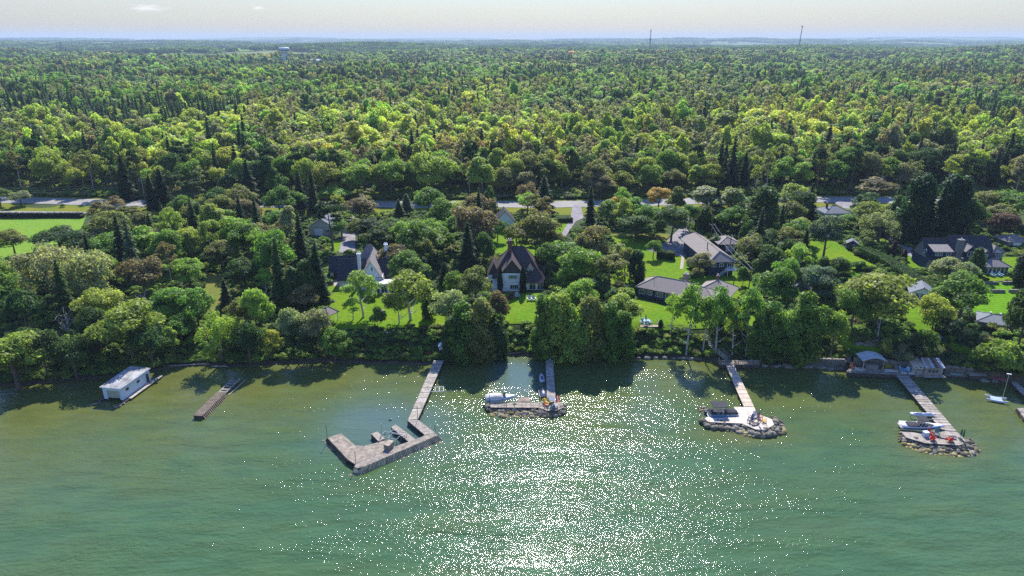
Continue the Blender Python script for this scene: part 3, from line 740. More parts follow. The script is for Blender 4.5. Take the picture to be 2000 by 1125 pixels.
MT = [(o.location.x, o.location.y, w_) for o, _, _, _, w_, *_ in TREES]
def visible_ok(x, y, h_, w_):
    z = Hs(x, y); px, pb, d = proj((x, y, z)); pt = proj((x, y, z + h_))[1]; hw = w_ * FPX / d * .42
    for u in (-1, 0, 1):
        for v in (0, .33, .66, .95):
            q = (px + hw * u * (1 - .35 * v), pb + (pt - pb) * v)
            for k_ in KEEP:
                if inpoly(*q, k_): return False
    return True
for gi, yy in enumerate(np.arange(3.0, 128, 7.4)):
    for xx in np.arange(-232, 236, 7.9):
        x = xx + rng.uniform(-2.8, 2.8) + (gi % 2) * 3.8; t = yy + rng.uniform(-2.5, 2.5); y = float(Ys(x)) + t
        if abs(x) > y * .80 + 6 or y > 259: continue
        px, py, d = proj((x, y, 5)); u = rng.uniform()
        n_ = math.sin(x / 23 + y / 31) + math.sin(x / 41 - y / 19)
        big = rng.uniform(.75, 1.3)
        if t < 12: kind, h_, w_ = ('cedar', 8.5, 5.2) if (px > 870 and u < .5) else ('broad', 8.5, 8)
        elif u < .12: kind, h_, w_ = 'spruce', 15, 6
        elif u < .22: kind, h_, w_ = 'cedar', 10, 5
        elif u < .30: kind, h_, w_ = 'birch', 11.5, 7.5
        elif u < .36: kind, h_, w_ = 'oval', 13, 6.4
        elif u < .42: kind, h_, w_ = 'thin', 12, 6.5
        else: kind, h_, w_ = 'broad', 11.5, 10.5
        h_ *= big; w_ *= big ** .6
        if px > 1150 and t > 60: h_ *= .9
        if any((x - a) ** 2 + (y - b_) ** 2 < (.34 * (w_ + c_)) ** 2 for a, b_, c_ in MT): continue
        if not visible_ok(x, y, h_, w_): 
            h_, w_, kind = 2.6, 3.4, 'shrub'
            if rng.uniform() < .4 or not visible_ok(x, y, h_, w_): continue
        v = rng.uniform()
        if kind in ('spruce',): col = 'dd' if v < .5 else 'd' if v < .8 else 'bl'
        elif kind == 'cedar': col = 'd' if v < .6 else 'g' if v < .85 else 'dd'
        elif kind == 'birch': col = 'l' if v < .6 else 'yg'
        elif kind == 'thin': col = 'b' if v < .4 else 'gr' if v < .7 else 'bg'
        else: col = ('d' if v < .22 else 'g' if v < .52 else 'l' if v < .68 else 'yg' if v < (.80 if n_ > 0 else .74) else 'bg' if v < .88 else 'b' if v < .93 else 's')
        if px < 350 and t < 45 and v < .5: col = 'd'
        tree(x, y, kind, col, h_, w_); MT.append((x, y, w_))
# first belt of the woods beyond the highway: the nearest ones are trees of their own
hx = np.array([p.x for p in RQ]); hy = np.array([p.y for p in RQ]); o_ = np.argsort(hx); hx, hy = hx[o_], hy[o_]
def road_y(x): return float(np.interp(x, hx, hy))
RY0 = road_y(0.0)
def pn(x, y, s, k_=0.0): return mnoise.noise(Vector((x / s + k_, y / s - k_, k_ * 1.7)))
FARF = [(860, 1180, 3200, 1200), (1395, 1500, 2350, 700), (1690, 1800, 1700, 420), (1720, 1800, 2700, 700), (-40, 160, 2800, 1000), (210, 470, 2900, 1100), (560, 880, 4100, 1500), (572, 596, 1400, 285), (-60, 60, 2000, 300), (596, 640, 1560, 220), (950, 1040, 5200, 1200), (1180, 1300, 6200, 1500), (1560, 1720, 4300, 1400)]
FR_ = [((p0 - 1000) / FPX * ds * cp, (p1 - 1000) / FPX * ds * cp, ds, ds + dp) for p0, p1, ds, dp in FARF]
def in_far_field(x, y): return any(x0 < x < x1 and y0 < y < y1 + 10 for x0, x1, y0, y1 in FR_)
def woodcol(x, y, v):
    n1 = 2.6 * pn(x, y * .6, 70, 3); d = y
    n2 = 2.4 * pn(x, y * .7, 130, 9)
    yel = .62 * math.exp(-((d - 420) / 150) ** 2) * (1 + .6 * n1) + .13 * (1 + n1)
    if v < yel: return 'y' if v < yel * .32 else 'yg'
    v = (v - yel) / max(1e-3, 1 - yel)
    if n2 > .75: return 'dd' if v < .35 else 'd' if v < .75 else 'gr'
    return 'l' if v < .2 else 'g' if v < .52 else 'd' if v < .74 else 'gr' if v < .86 else 'bg' if v < .965 else 'b' if v < .998 else 'o'
nb_ = 0
BELT = {}; EXTRA = []
for row in range(6):
    for xx in np.arange(-262, 262, 6.9):
        x = xx + rng.uniform(-2.6, 2.6); y = road_y(x) + 15 + row * 6.6 + rng.uniform(-2.4, 2.4)
        if abs(x) > y * .78 + 4: continue
        px = proj((x, y, 8))[0]; u = rng.uniform(); v = rng.uniform(); big = rng.uniform(.75, 1.25)
        if any((x - a) ** 2 + (y - b_) ** 2 < (.3 * (5 + c_)) ** 2 for a, b_, c_ in MT): continue
        if (730 < px < 900 or 1090 < px < 1330) and row < 2 and u < .6: kind, h_, w_ = 'shrub', 2.8, 4.4
        elif px < 500 or px > 1500: kind, h_, w_ = (('pine', 19, 7) if u < .2 else ('spruce', 19, 6.5) if u < .34 else ('thin', 17, 7.5) if u < .55 else ('broad', 15.5, 11))
        else: kind, h_, w_ = (('pine', 18, 7) if u < .12 else ('spruce', 16, 6) if u < .2 else ('thin', 16, 7) if u < .46 else ('oval', 16, 8) if u < .62 else ('broad', 14, 11))
        col = woodcol(x, y, v)
        if kind in ('pine', 'spruce'): col = 'dk' if v < .4 else 'dd'
        if kind == 'thin': col = 'gr' if v < .4 else 'bg' if v < .7 else 'yg' if v < .85 else 'b'
        if sum(1 for q in TREES if q[1] == kind) > 285: EXTRA.append((x, y, h_ * big, w_ * big ** .5, kind, col)); continue
        tree(x, y, kind, col, h_ * big, w_ * big ** .5); BELT[(round(x / 6), round(y / 6))] = 1
# ------------------------------------------------------------------ labels of the trees
def where(px, py, t):
    if t > 150: 
        return 'in the woods across the highway ' + ('behind the grass field' if px < 200 else 'behind the roadside utility pole' if px < 420 else 'behind the grey-roofed garage' if px < 740 else 'behind the white gabled house' if px < 950 else
            'behind the brown-roofed house' if px < 1130 else 'behind the big lawn' if px < 1360 else 'behind the raised grey-roofed house' if px < 1560 else 'behind the half hidden roof' if px < 1760 else 'behind the stone house')
    row = 'on the shore bank' if t < 14 else 'mid-slope' if t < 45 else 'on the upper lots' if t < 95 else 'along the highway'
    c_ = [(180, 'near the white boathouse' if t < 45 else 'by the grass field'), (340, 'above the white boathouse'), (480, 'above the ruined pier'), (640, 'beside the dark spruces' if t > 14 else 'below the garden gazebo'),
          (780, 'near the white gabled house'), (930, 'between the white gabled and brown-roofed houses'), (1060, 'near the brown-roofed house'), (1230, 'beside the big lawn'), (1340, 'near the navy bungalow'),
          (1500, 'near the raised grey-roofed house' if t > 45 else 'above the tan dock'), (1640, 'by the slope lawn' if t > 14 else 'above the boulder shore'), (1780, 'near the long hedge' if t > 14 else 'above the pavilion'), (9999, 'near the stone house')]
    return row + ' ' + next(n_ for lim, n_ in c_ if px < lim)
def sizew(k_, h_): return ('low' if h_ < 2.2 else 'rounded') if k_ == 'shrub' else 'small' if h_ < 6.5 else 'medium' if h_ < 10 else 'tall'
ORD = 'leftmost second third fourth fifth sixth seventh eighth ninth tenth eleventh twelfth thirteenth fourteenth fifteenth sixteenth seventeenth eighteenth nineteenth twentieth'.split() + ['twenty-' + q for q in 'first second third fourth fifth sixth seventh eighth ninth'.split()]
grp = {}
for T_ in TREES:
    o, kind, col, h_, w_, px, py, t, lab = T_
    loc = where(px, py, t).replace('the ', '')
    if lab: o['label'] = lab; continue
    desc = (sizew(kind, h_) + ' ' + CW[col] + ' ' + KW[kind]) if kind != 'dead' else KW[kind]
    grp.setdefault((desc, loc), []).append(T_)
for (desc, loc), L in grp.items():
    L.sort(key=lambda q: q[5])
    for i, T_ in enumerate(L):
        o = T_[0]; o['group'] = (KW[T_[1]] + 's ' + loc).replace('shrubs', 'shrubs')
        if len(L) == 1: o['label'] = desc + ' ' + loc
        elif len(L) <= 20:
            w = ORD[i] if i == 0 else 'rightmost' if i == len(L) - 1 else ORD[i] + ' from left'
            s_ = f'{w} {desc} {loc}' if ' ' not in w else f'{w.split()[0]} {desc} from left {loc}'; s_ = s_ if len(s_.split()) < 17 else s_.replace('medium ', '').replace('tall ', ''); o['label'] = s_
        else: o['label'] = desc + ' ' + loc
# ------------------------------------------------------------------ the woods: instanced on points, one object per look
def gn_scatter(n, pts, rots, scl, cols, protos, label=None):
    me = bpy.data.meshes.new(n); me.vertices.add(len(pts)); me.vertices.foreach_set('co', np.asarray(pts, np.float32).ravel())
    a = me.attributes.new('rot', 'FLOAT_VECTOR', 'POINT'); rv = np.zeros((len(pts), 3), np.float32); rv[:, 2] = rots; a.data.foreach_set('vector', rv.ravel())
    a = me.attributes.new('scl', 'FLOAT_VECTOR', 'POINT'); a.data.foreach_set('vector', np.asarray(scl, np.float32).ravel())
    a = me.attributes.new('tcol', 'FLOAT_COLOR', 'POINT'); cc = np.ones((len(pts), 4), np.float32); cc[:, :3] = cols; a.data.foreach_set('color', cc.ravel())
    o = link(n, me); struct(o, 'stuff')
    if label: o['label'] = label
    ng = bpy.data.node_groups.new(n, 'GeometryNodeTree'); ng.interface.new_socket('Geometry', in_out='INPUT', socket_type='NodeSocketGeometry'); ng.interface.new_socket('Geometry', in_out='OUTPUT', socket_type='NodeSocketGeometry')
    nd, ln = ng.nodes, ng.links; gi = nd.new('NodeGroupInput'); go = nd.new('NodeGroupOutput'); ip = nd.new('GeometryNodeInstanceOnPoints'); g2i = nd.new('GeometryNodeGeometryToInstance')
    for me_ in protos:
        po = bpy.data.objects.new(n + '_source', me_); oi = nd.new('GeometryNodeObjectInfo'); oi.inputs['Object'].default_value = po; oi.inputs['As Instance'].default_value = False
        oi.transform_space = 'ORIGINAL'; ln.new(oi.outputs['Geometry'], g2i.inputs[0])
    def na(name, t):
        x_ = nd.new('GeometryNodeInputNamedAttribute'); x_.data_type = t; x_.inputs[0].default_value = name; return x_.outputs[0]
    ln.new(gi.outputs[0], ip.inputs['Points']); ln.new(g2i.outputs[0], ip.inputs['Instance']); ip.inputs['Pick Instance'].default_value = True
    ln.new(na('rot', 'FLOAT_VECTOR'), ip.inputs['Rotation']); ln.new(na('scl', 'FLOAT_VECTOR'), ip.inputs['Scale']); ln.new(ip.outputs[0], go.inputs[0])
    md = o.modifiers.new('scatter', 'NODES'); md.node_group = ng
    return o
LI = 'leaf_inst'
fb = [crown_blobs('wood_crown', 11, 8.5, .8, 20, 1900, .42, LI, (.26, .45)) for _ in range(5)] + [crown_blobs('wood_crown', 12, 6.5, 1, 18, 1500, .42, LI, (.3, .5), 1.4) for _ in range(3)]
fc = [crown_spruce('wood_spruce', 13, 5, 1100, .55, LI, tiers=12 + i) for i in range(3)]
ft_ = [crown_blobs('wood_thin', 13, 5, 3, 16, 420, .4, LI, (.2, .36), 1.3) for _ in range(3)]
def joined(cm, tm):
    a = MB(); a.add([tuple(v.co) for v in tm.vertices], [tuple(p.vertices) for p in tm.polygons]); nt_ = len(a.f)
    a.add([tuple(v.co) for v in cm.vertices], [tuple(p.vertices) for p in cm.polygons]); me = a.mesh('wood_thin', None); me.materials.append(M['bark_pale']); me.materials.append(M[LI])
    me.polygons.foreach_set('material_index', [0] * nt_ + [1] * (len(a.f) - nt_)); return me
ft_ = [joined(c, trunk_mesh('t', 13.5, .2, 'bark_pale', 12, 1.8, .2, .3, 1)) for c in ft_]
pts = {'b': [], 'c': [], 't': []}
def addp(k_, x, y, h_, w_, col): pts[k_].append((x, y, h_, w_, *(np.array(PAL[col]) * 1.15 * (1 + .45 * pn(x, y, 95, 5)) * np.array([1 + .25 * pn(x, y, 160, 21), 1, 1]) * rng.uniform(.82, 1.18) * rng.uniform(.94, 1.06, 3) * 1.05)))
for x, y, h_, w_, kind, col in EXTRA: addp('c' if kind in ('spruce', 'pine') else 't' if kind == 'thin' else 'b', x, y, h_, w_, col)
y = 285.0
while y < 2700:
    sp0 = 8.0 if y < 1100 else 10.5; sp0 = sp0 if y < 1800 else 13
    for x in np.arange(-.8 * y - 20, .8 * y + 20, sp0):
        xx = x + rng.uniform(-.45, .45) * sp0; yy = y + rng.uniform(-.45, .45) * sp0
        if yy < road_y(xx) + 54: continue
        if yy > 2250 and fieldmask(xx, yy) or in_far_field(xx, yy): continue
        u = rng.uniform(); v = rng.uniform(); n2 = 3.4 * pn(xx, yy * .7, 150, 13) + .5 * (abs(xx - .06 * yy) < .22 * yy and 1100 < yy < 2300); n3 = 1.5 * pn(xx, yy, 80, 17) + .22 * (yy < 620 and xx > -30)
        big = rng.uniform(.62, 1.3) * (1 + .5 * pn(xx, yy, 60, 30)); wf = 1 + (sp0 - 8) * .1
        ybelt = 430 < yy < 700
        if (rng.uniform() < .06): continue
        if n2 > 1.0 and yy > 430: 
            if u < .8: addp('c', xx, yy, 18 * big, 6.6 * wf, 'dd' if v < .6 else 'd'); continue
        if (n3 > .25 and yy < 640) and u < .75: addp('t', xx, yy, 18 * big, 7.2, 'gr' if v < .5 else 'bg' if v < .72 else 'yg' if v < .86 else 'b'); continue
        if u < .13: addp('c', xx, yy, 18 * big, 6.4 * wf, 'dd' if v < .7 else 'dk'); continue
        if u < .36 and yy < 900: addp('t', xx, yy, 18 * big, 7, 'gr' if v < .5 else 'bg' if v < .7 else 'l' if v < .85 else 'yg'); continue
        sl_ = pn(xx, yy, 70, 41) > .02; addp('b', xx, yy, (16.5 if sl_ else 14) * big, (8.6 if sl_ else 13) * big ** .8 * wf, woodcol(xx, yy, v))
        if sl_ and u > .45: addp('b', xx + 4, yy + 3.5, 13.5 * big, 8 * big, woodcol(xx, yy, 1 - v))
    y += sp0
for k_, n, pr, h0, w0, lb in (('b', 'forest', fb, 11, 8, 'continuous broadleaf forest reaching back from the highway to the fields'), ('c', 'conifer_forest', fc, 13, 5, 'dark conifer stands scattered through the forest'), ('t', 'bare_forest', ft_, 13, 5, 'grey thin-leaved stands in the swampy forest')):
    A_ = np.array(pts[k_]); Z_ = H(A_[:, 0], A_[:, 1]) - .3
    sc_ = np.stack([A_[:, 3] / w0, A_[:, 3] / w0, A_[:, 2] / h0], 1)
    gn_scatter(n, np.stack([A_[:, 0], A_[:, 1], Z_], 1), rng.uniform(0, 6.28, len(A_)), sc_, A_[:, 4:7], pr, lb)
# far off: copses of many crowns
def copse(n):
    C = []; N = []
    for i in range(30):
        x, y = rng.uniform(-24, 24, 2); r = rng.uniform(4, 7); h_ = rng.uniform(11, 19); u = unit(26); u[:, 2] = abs(u[:, 2])
        C.append(np.array([x, y, h_ - r]) + u * r); N.append(u + rng.normal(size=(26, 3)) * .4)
    return leaves(n, np.concatenate(C), np.concatenate(N), 3.2, LI)
cps = [copse('copse') for _ in range(3)]; A_ = []
y = 2600.0
while y < 11000:
    s0 = 40 if y < 5000 else 70
    for x in np.arange(-.8 * y, .8 * y, s0):
        xx = x + rng.uniform(-.4, .4) * s0; yy = y + rng.uniform(-.4, .4) * s0
        fm = fieldmask(np.array([xx, xx + 25, xx - 25]), np.array([yy] * 3))
        if (fm.sum() >= 2 or in_far_field(xx, yy)) and rng.uniform() > .05: continue
        c = np.array(PAL[('d', 'dd', 'g', 'd')[int(rng.integers(4))]]) * rng.uniform(.8, 1.15); A_.append((xx, yy, s0 / 40 * rng.uniform(.85, 1.15), rng.uniform(.8, 1.25), *c))
    y += s0
A_ = np.array(A_); gn_scatter('far_woods', np.stack([A_[:, 0], A_[:, 1], H(A_[:, 0], A_[:, 1]) - 1], 1), rng.uniform(0, 6.28, len(A_)), np.stack([A_[:, 2], A_[:, 2], A_[:, 3]], 1), A_[:, 4:7], cps, 'distant blue-green woods between farm fields')
# ------------------------------------------------------------------ undergrowth in the lots and on the banks
bush = [crown_blobs('bush', 1.7, 2.6, .0, 7, 330, .2, LI, (.45, .7)) for _ in range(4)]
LP = [[tuple(G(*p)[:2]) for p in pl] for _, _, pl in LAWNS]
HOUSEP = [[tuple(G(*p)[:2]) for p in pl] for pl in ([(600, 455), (650, 455), (650, 470), (600, 470)], [(650, 500), (770, 500), (770, 590), (650, 565)], [(950, 520), (1070, 520), (1070, 575), (950, 575)], [(1235, 560), (1330, 560), (1440, 570), (1440, 600), (1320, 605), (1235, 590)],
    [(1360, 485), (1440, 485), (1440, 545), (1380, 545)], [(1810, 490), (1970, 490), (1970, 545), (1810, 545)], [(1905, 612), (1985, 612), (1985, 645), (1905, 640)], [(1765, 570), (1820, 570), (1820, 600), (1765, 600)],
    [(1240, 630), (1300, 630), (1300, 648), (1240, 648)], [(1640, 700), (1850, 700), (1850, 745), (1640, 745)], [(1396, 690), (1500, 690), (1500, 720), (1396, 720)], [(1310, 480), (1362, 480), (1362, 505), (1300, 505)],
    [(1094, 398), (1150, 398), (1150, 436), (1080, 470), (1075, 465)], [(1245, 470), (1350, 400), (1362, 500), (1300, 500)], [(655, 440), (705, 440), (705, 495), (655, 495)], [(1725, 455), (1835, 515), (1812, 520), (1725, 475)], [(1845, 720), (1990, 730), (1990, 770), (1845, 750)])]
AV = LP + HOUSEP; A_ = []
for i in range(15500):
    x = rng.uniform(-215, 215); t = 1.6 + 124 * rng.uniform() ** 1.7; y = float(Ys(x)) + t
    if abs(x) > y * .8 + 5 or y > road_y(x) - 14: continue
    if any(inpoly(x, y, pl) for pl in AV): continue
    if 93 < x and t < 26 and rng.uniform() < .6: continue
    v = rng.uniform() ** (1.0 if t > 10 else .6); col = 'd' if v < .27 else 'g' if v < .58 else 'bg' if v < .66 else 'l' if v < .88 else 'yg'  # lighter leaf colours on the bank stand in for sunlight on the slope
    s_ = rng.uniform(.55, 1.2) * (.8 if t < 9 else 1); A_.append((x, y, s_ * 1.2, s_, *(np.array(PAL[col]) * rng.uniform(.75, 1.2))))
for i in range(4200):
    x = rng.uniform(-255, 255); y = road_y(x) + 9 + 50 * rng.uniform() ** 1.5; v = rng.uniform(); s_ = rng.uniform(.5, 1.2) * (1 + (y - road_y(x)) / 30)
    A_.append((x, y, s_ * 1.2, s_, *(np.array(PAL['yg' if v < .3 else 'g' if v < .7 else 'gr']) * rng.uniform(.75, 1.2))))
A_ = np.array(A_); gn_scatter('undergrowth', np.stack([A_[:, 0], A_[:, 1], H(A_[:, 0], A_[:, 1]) - .15], 1), rng.uniform(0, 6.28, len(A_)), np.stack([A_[:, 2], A_[:, 2], A_[:, 3]], 1), A_[:, 4:7], bush, 'dense low bushes covering the banks and gaps between the trees')
# ------------------------------------------------------------------ hedges
def hedge(pts, w, h_, label, col=(.045, .1, .02)):
    """a clipped hedge along world points"""
    C = []; N = []; mb = MB(); base = Vector(pts[0]); dens = 26
    for a, b_ in zip(pts[:-1], pts[1:]):
        a = Vector(a); b_ = Vector(b_); d = (b_ - a); L = d.length; ang = math.atan2(d.y, d.x); n_ = Vector((-d.y, d.x, 0)).normalized(); k_ = max(1, int(L / 4))
        for i in range(k_):
            c_ = a.lerp(b_, (i + .5) / k_); mb.box(c_ - base + Vector((0, 0, h_ * .47)), (L / k_ + .1, w * .8, h_ * .86), ang, 0, math.atan2(a.z - b_.z, L) if False else 0)
        m_ = int(L * (w + 2 * h_) * dens); s_ = rng.uniform(0, 1, m_); q = rng.uniform(-h_, w + h_, m_)
        for i in range(m_):
            p = a.lerp(b_, s_[i])
            if q[i] < 0: off, z, nr = -w / 2, h_ + q[i], -n_
            elif q[i] > w: off, z, nr = w / 2, h_ - (q[i] - w), n_
            else: off, z, nr = q[i] - w / 2, h_, Vector((0, 0, 1))
            wob = rng.uniform(-.1, .16) + .08 * math.sin(s_[i] * L * 2.2)
            p = p - base + n_ * off + Vector((0, 0, z)) + nr * wob; C.append(p[:]); N.append((nr + Vector(rng.normal(size=3) * .5))[:])
    r_ = thing('hedge', label, 'hedge', base); me = leaves('hedge_foliage', np.array(C), np.array(N), .17, 'leaf'); link('foliage', me, r_, col); mb.obj('dark_core', 'leaf', r_, color=tuple(v * .4 for v in col)); return r_  # core is solid boxes in a darkened leaf colour
g = lambda a, b_: G(a, b_)
hedge([g(1284, 503), g(1316, 508)], 2.6, 2.6, 'thick clipped block hedge at the edge of the big lawn by the turning circle', (.05, .1, .025))
hedge([g(1684, 498), g(1722, 516), g(1760, 540), g(1790, 562), g(1822, 590)], 4.2, 2.6, 'long tall clipped hedge running diagonally from garden shed to the columned cottage', (.06, .12, .025))
hedge([g(1672, 530), g(1722, 534)], 1.8, 1.7, 'short clipped hedge on the slope lawn above the spreading tree')
hedge([g(1090, 434), g(1118, 434)], 2, 1.8, 'short hedge beside the driveway near the highway', (.06, .1, .03))
hedge([g(-60, 426.5), g(0, 426), (G(164, 426))], 1.2, 2.0, 'low dark straight hedge along the edge of the grass field', (.02, .035, .03))
# ------------------------------------------------------------------ building helpers (local frames: x right, y away, z up)
def walls(root, x0, x1, y0, y1, h_, mat, z0=-1.2, name='wall'):
    w_ = .22
    MB().box(((x0 + x1) / 2, y0 + w_ / 2, (z0 + h_) / 2), (x1 - x0, w_, h_ - z0)).obj(name, mat, root)
    MB().box(((x0 + x1) / 2, y1 - w_ / 2, (z0 + h_) / 2), (x1 - x0, w_, h_ - z0)).obj(name, mat, root)
    for x in (x0 + w_ / 2, x1 - w_ / 2): MB().box((x, (y0 + y1) / 2, (z0 + h_) / 2), (w_, y1 - y0 - 2 * w_, h_ - z0)).obj(name, mat, root)
def slabroof(faces, th=.16):
    """roof planes given as point lists; each gets thickness"""
    mb = MB()
    for f in faces:
        f = [Vector(p) for p in f]; n_ = (f[1] - f[0]).cross(f[2] - f[0]).normalized()
        if n_.z < 0: f = f[::-1]
        k_ = len(f); mb.add([p for p in f] + [p - Vector((0, 0, th)) for p in f], [tuple(range(k_)), tuple(range(k_, 2 * k_))[::-1]] + [(i, i + k_, (i + 1) % k_ + k_, (i + 1) % k_) for i in range(k_)])
    return mb
def hip(root, x0, x1, y0, y1, ze, zr, mat, o_=.55, axis='x', inset=None, cap=True):
    x0 -= o_; x1 += o_; y0 -= o_; y1 += o_; w_ = (y1 - y0) if axis == 'x' else (x1 - x0); i_ = w_ / 2 if inset is None else inset
    a, b_, c_, d = (x0, y0, ze), (x1, y0, ze), (x1, y1, ze), (x0, y1, ze)
    if axis == 'x': e, f = (x0 + i_, (y0 + y1) / 2, zr), (x1 - i_, (y0 + y1) / 2, zr); fs = [[a, b_, f, e], [c_, d, e, f], [b_, c_, f], [d, a, e]]
    else: e, f = ((x0 + x1) / 2, y0 + i_, zr), ((x0 + x1) / 2, y1 - i_, zr); fs = [[b_, c_, f, e], [d, a, e, f], [a, b_, e], [c_, d, f]]
    r_ = slabroof(fs).obj('roof', mat, root)
    if cap:
        for p, q in ((e, f), (a, e), (d, e) if axis == 'x' else (b_, e), (b_, f) if axis == 'x' else (c_, f), (c_, f) if axis == 'x' else (d, f)):
            MB().tube([Vector(p) + Vector((0, 0, .03)), Vector(q) + Vector((0, 0, .03))], .1, 5).obj('ridge_cap', mat, r_)
    return r_
def gable(root, x0, x1, y0, y1, ze, zr, mat, wallmat=None, o_=.4, axis='y', ends=(1, 1)):
    """ridge runs along AXIS"""
    if axis == 'y':
        xm = (x0 + x1) / 2; X0, X1, Y0, Y1 = x0 - o_, x1 + o_, y0 - o_, y1 + o_; dz = o_ * (zr - ze) / (xm - x0)
        r_ = slabroof([[(X0, Y0, ze - dz), (xm, Y0, zr), (xm, Y1, zr), (X0, Y1, ze - dz)], [(xm, Y0, zr), (X1, Y0, ze - dz), (X1, Y1, ze - dz), (xm, Y1, zr)]]).obj('roof', mat, root)
        tri = [(x0, ze - .1), (x1, ze - .1), (xm, zr - .17)]
        for k_, yy in enumerate((y0 + .0, y1 - .2)):
            if ends[k_] and wallmat: MB().add([(p[0], yy, p[1]) for p in tri] + [(p[0], yy + .2, p[1]) for p in tri], [(0, 1, 2), (5, 4, 3), (0, 3, 4, 1), (1, 4, 5, 2), (2, 5, 3, 0)]).obj('gable_wall', wallmat, root)
        MB().tube([(xm, Y0, zr + .03), (xm, Y1, zr + .03)], .1, 5).obj('ridge_cap', mat, r_)
    else:
        ym = (y0 + y1) / 2; X0, X1, Y0, Y1 = x0 - o_, x1 + o_, y0 - o_, y1 + o_; dz = o_ * (zr - ze) / (ym - y0)
        r_ = slabroof([[(X0, Y0, ze - dz), (X1, Y0, ze - dz), (X1, ym, zr), (X0, ym, zr)], [(X1, Y1, ze - dz), (X0, Y1, ze - dz), (X0, ym, zr), (X1, ym, zr)]]).obj('roof', mat, root)
        tri = [(y0, ze - .1), (y1, ze - .1), (ym, zr - .17)]
        for k_, xx in enumerate((x0, x1 - .2)):
            if ends[k_] and wallmat: MB().add([(xx, p[0], p[1]) for p in tri] + [(xx + .2, p[0], p[1]) for p in tri], [(0, 2, 1), (3, 4, 5), (0, 1, 4, 3), (1, 2, 5, 4), (2, 0, 3, 5)]).obj('gable_wall', wallmat, root)
        MB().tube([(X0, ym, zr + .03), (X1, ym, zr + .03)], .1, 5).obj('ridge_cap', mat, r_)
    return r_
def window(root, x, y, z, w_, h_, n_=2, ang=0.0, mat='white'):
    """frame and sash with glass; faces -y before turning by ang"""
    fr = MB()
    for s_ in (-1, 1): fr.box((s_ * (w_ / 2), 0, 0), (.1, .14, h_ + .1))
    for s_ in (-1, 1): fr.box((0, 0, s_ * h_ / 2), (w_ - .1, .14, .1))
    for i in range(1, n_): fr.box((-w_ / 2 + w_ * i / n_, -.01, 0), (.08, .1, h_ - .1))
    f = fr.rot(ang, (x, y, z)).obj('window_frame', mat, root)
    for i in range(n_): MB().box((-w_ / 2 + w_ * (i + .5) / n_, .03, 0), (w_ / n_ - .1, .04, h_ - .12)).rot(ang, (x, y, z)).obj('pane', 'glass', f)
    return f
def chimney(root, x, y, z0, z1, w_, d, mat, pots=2):
    c_ = MB().box((x, y, (z0 + z1) / 2), (w_, d, z1 - z0)).obj('chimney', mat, root)
    MB().box((x, y, z1 + .08), (w_ + .2, d + .2, .16)).obj('chimney_cap', mat, c_)
    for i in range(pots): MB().tube([(x + (i - (pots - 1) / 2) * w_ / max(1, pots) , y, z1 + .16), (x + (i - (pots - 1) / 2) * w_ / max(1, pots), y, z1 + .65)], .14, 8).obj('chimney_pot', 'white', c_)
    return c_
def dormer(root, x, y, z, w_, h_, dep, roof, wall):
    MB().box((x, y + dep / 2, z + h_ / 2), (w_, dep, h_)).obj('dormer_wall', wall, root)
    gable(root, x - w_ / 2, x + w_ / 2, y, y + dep + 1.2, z + h_, z + h_ + w_ * .55, roof, wall, .3)
    window(root, x, y - .06, z + h_ * .55, w_ * .62, h_ * .62, 2)
def gz(px, py): g_ = G(px, py); return g_
# --- brown-roofed cream house in the middle
g0 = gz(1000, 569); h = thing('house', 'cream house with steep dark brown roof, brick chimney and central gable facing the lake', 'house', (g0.x, g0.y, g0.z))
walls(h, -3, 3, 0, 6, 5.4, 'whitewall'); gable(h, -3, 3, 0, 7, 5.3, 9.1, 'brownroof', 'brownroof', .45)
walls(h, -5.4, 8.2, 2.6, 13, 3.0, 'whitewall'); hip(h, -5.0, 8.0, 2.2, 14, 3.2, 10.4, 'brownroof', .5, 'x', 5.2)
walls(h, 3.4, 8.8, .9, 2.8, 2.3, 'whitewall'); slabroof([[(3.1, .4, 2.35), (9.3, .4, 2.35), (8.0, 3.4, 4.7), (3.1, 3.4, 4.7)], [(9.3, .4, 2.35), (9.3, 9, 2.35), (8.0, 8, 4.7), (8.0, 3.4, 4.7)]]).obj('lean_to_roof', 'brownroof', h)
walls(h, -6.6, -3.2, 3.2, 8.2, 3.6, 'whitewall'); gable(h, -6.6, -3.4, 3.2, 9.2, 3.8, 7.2, 'brownroof', 'brownroof', .3)
dormer(h, 5.0, 3.2, 4.2, 1.5, 1.5, 2.4, 'brownroof', 'whitewall'); chimney(h, -.6, 7.2, 3, 12.2, 1.15, 1.1, 'brick')
window(h, .2, -.06, 4.15, 2.2, 1.0, 4); window(h, .6, -.06, 1.3, 2.2, 1.2, 4)
window(h, 5.6, .84, 1.15, 1.7, 1.8, 2); window(h, 7.7, .84, 1.15, 1.5, 1.8, 2); window(h, -4.9, 3.1, 1.3, 2, 1.7, 3)
MB().box((.1, -.05, 2.75), (6.05, .06, .12)).obj('trim_band', 'white', h)
MB().box((-4.5, 1.6, .5), (2.4, 2.6, 1)).obj('glazed_porch', 'white', h)
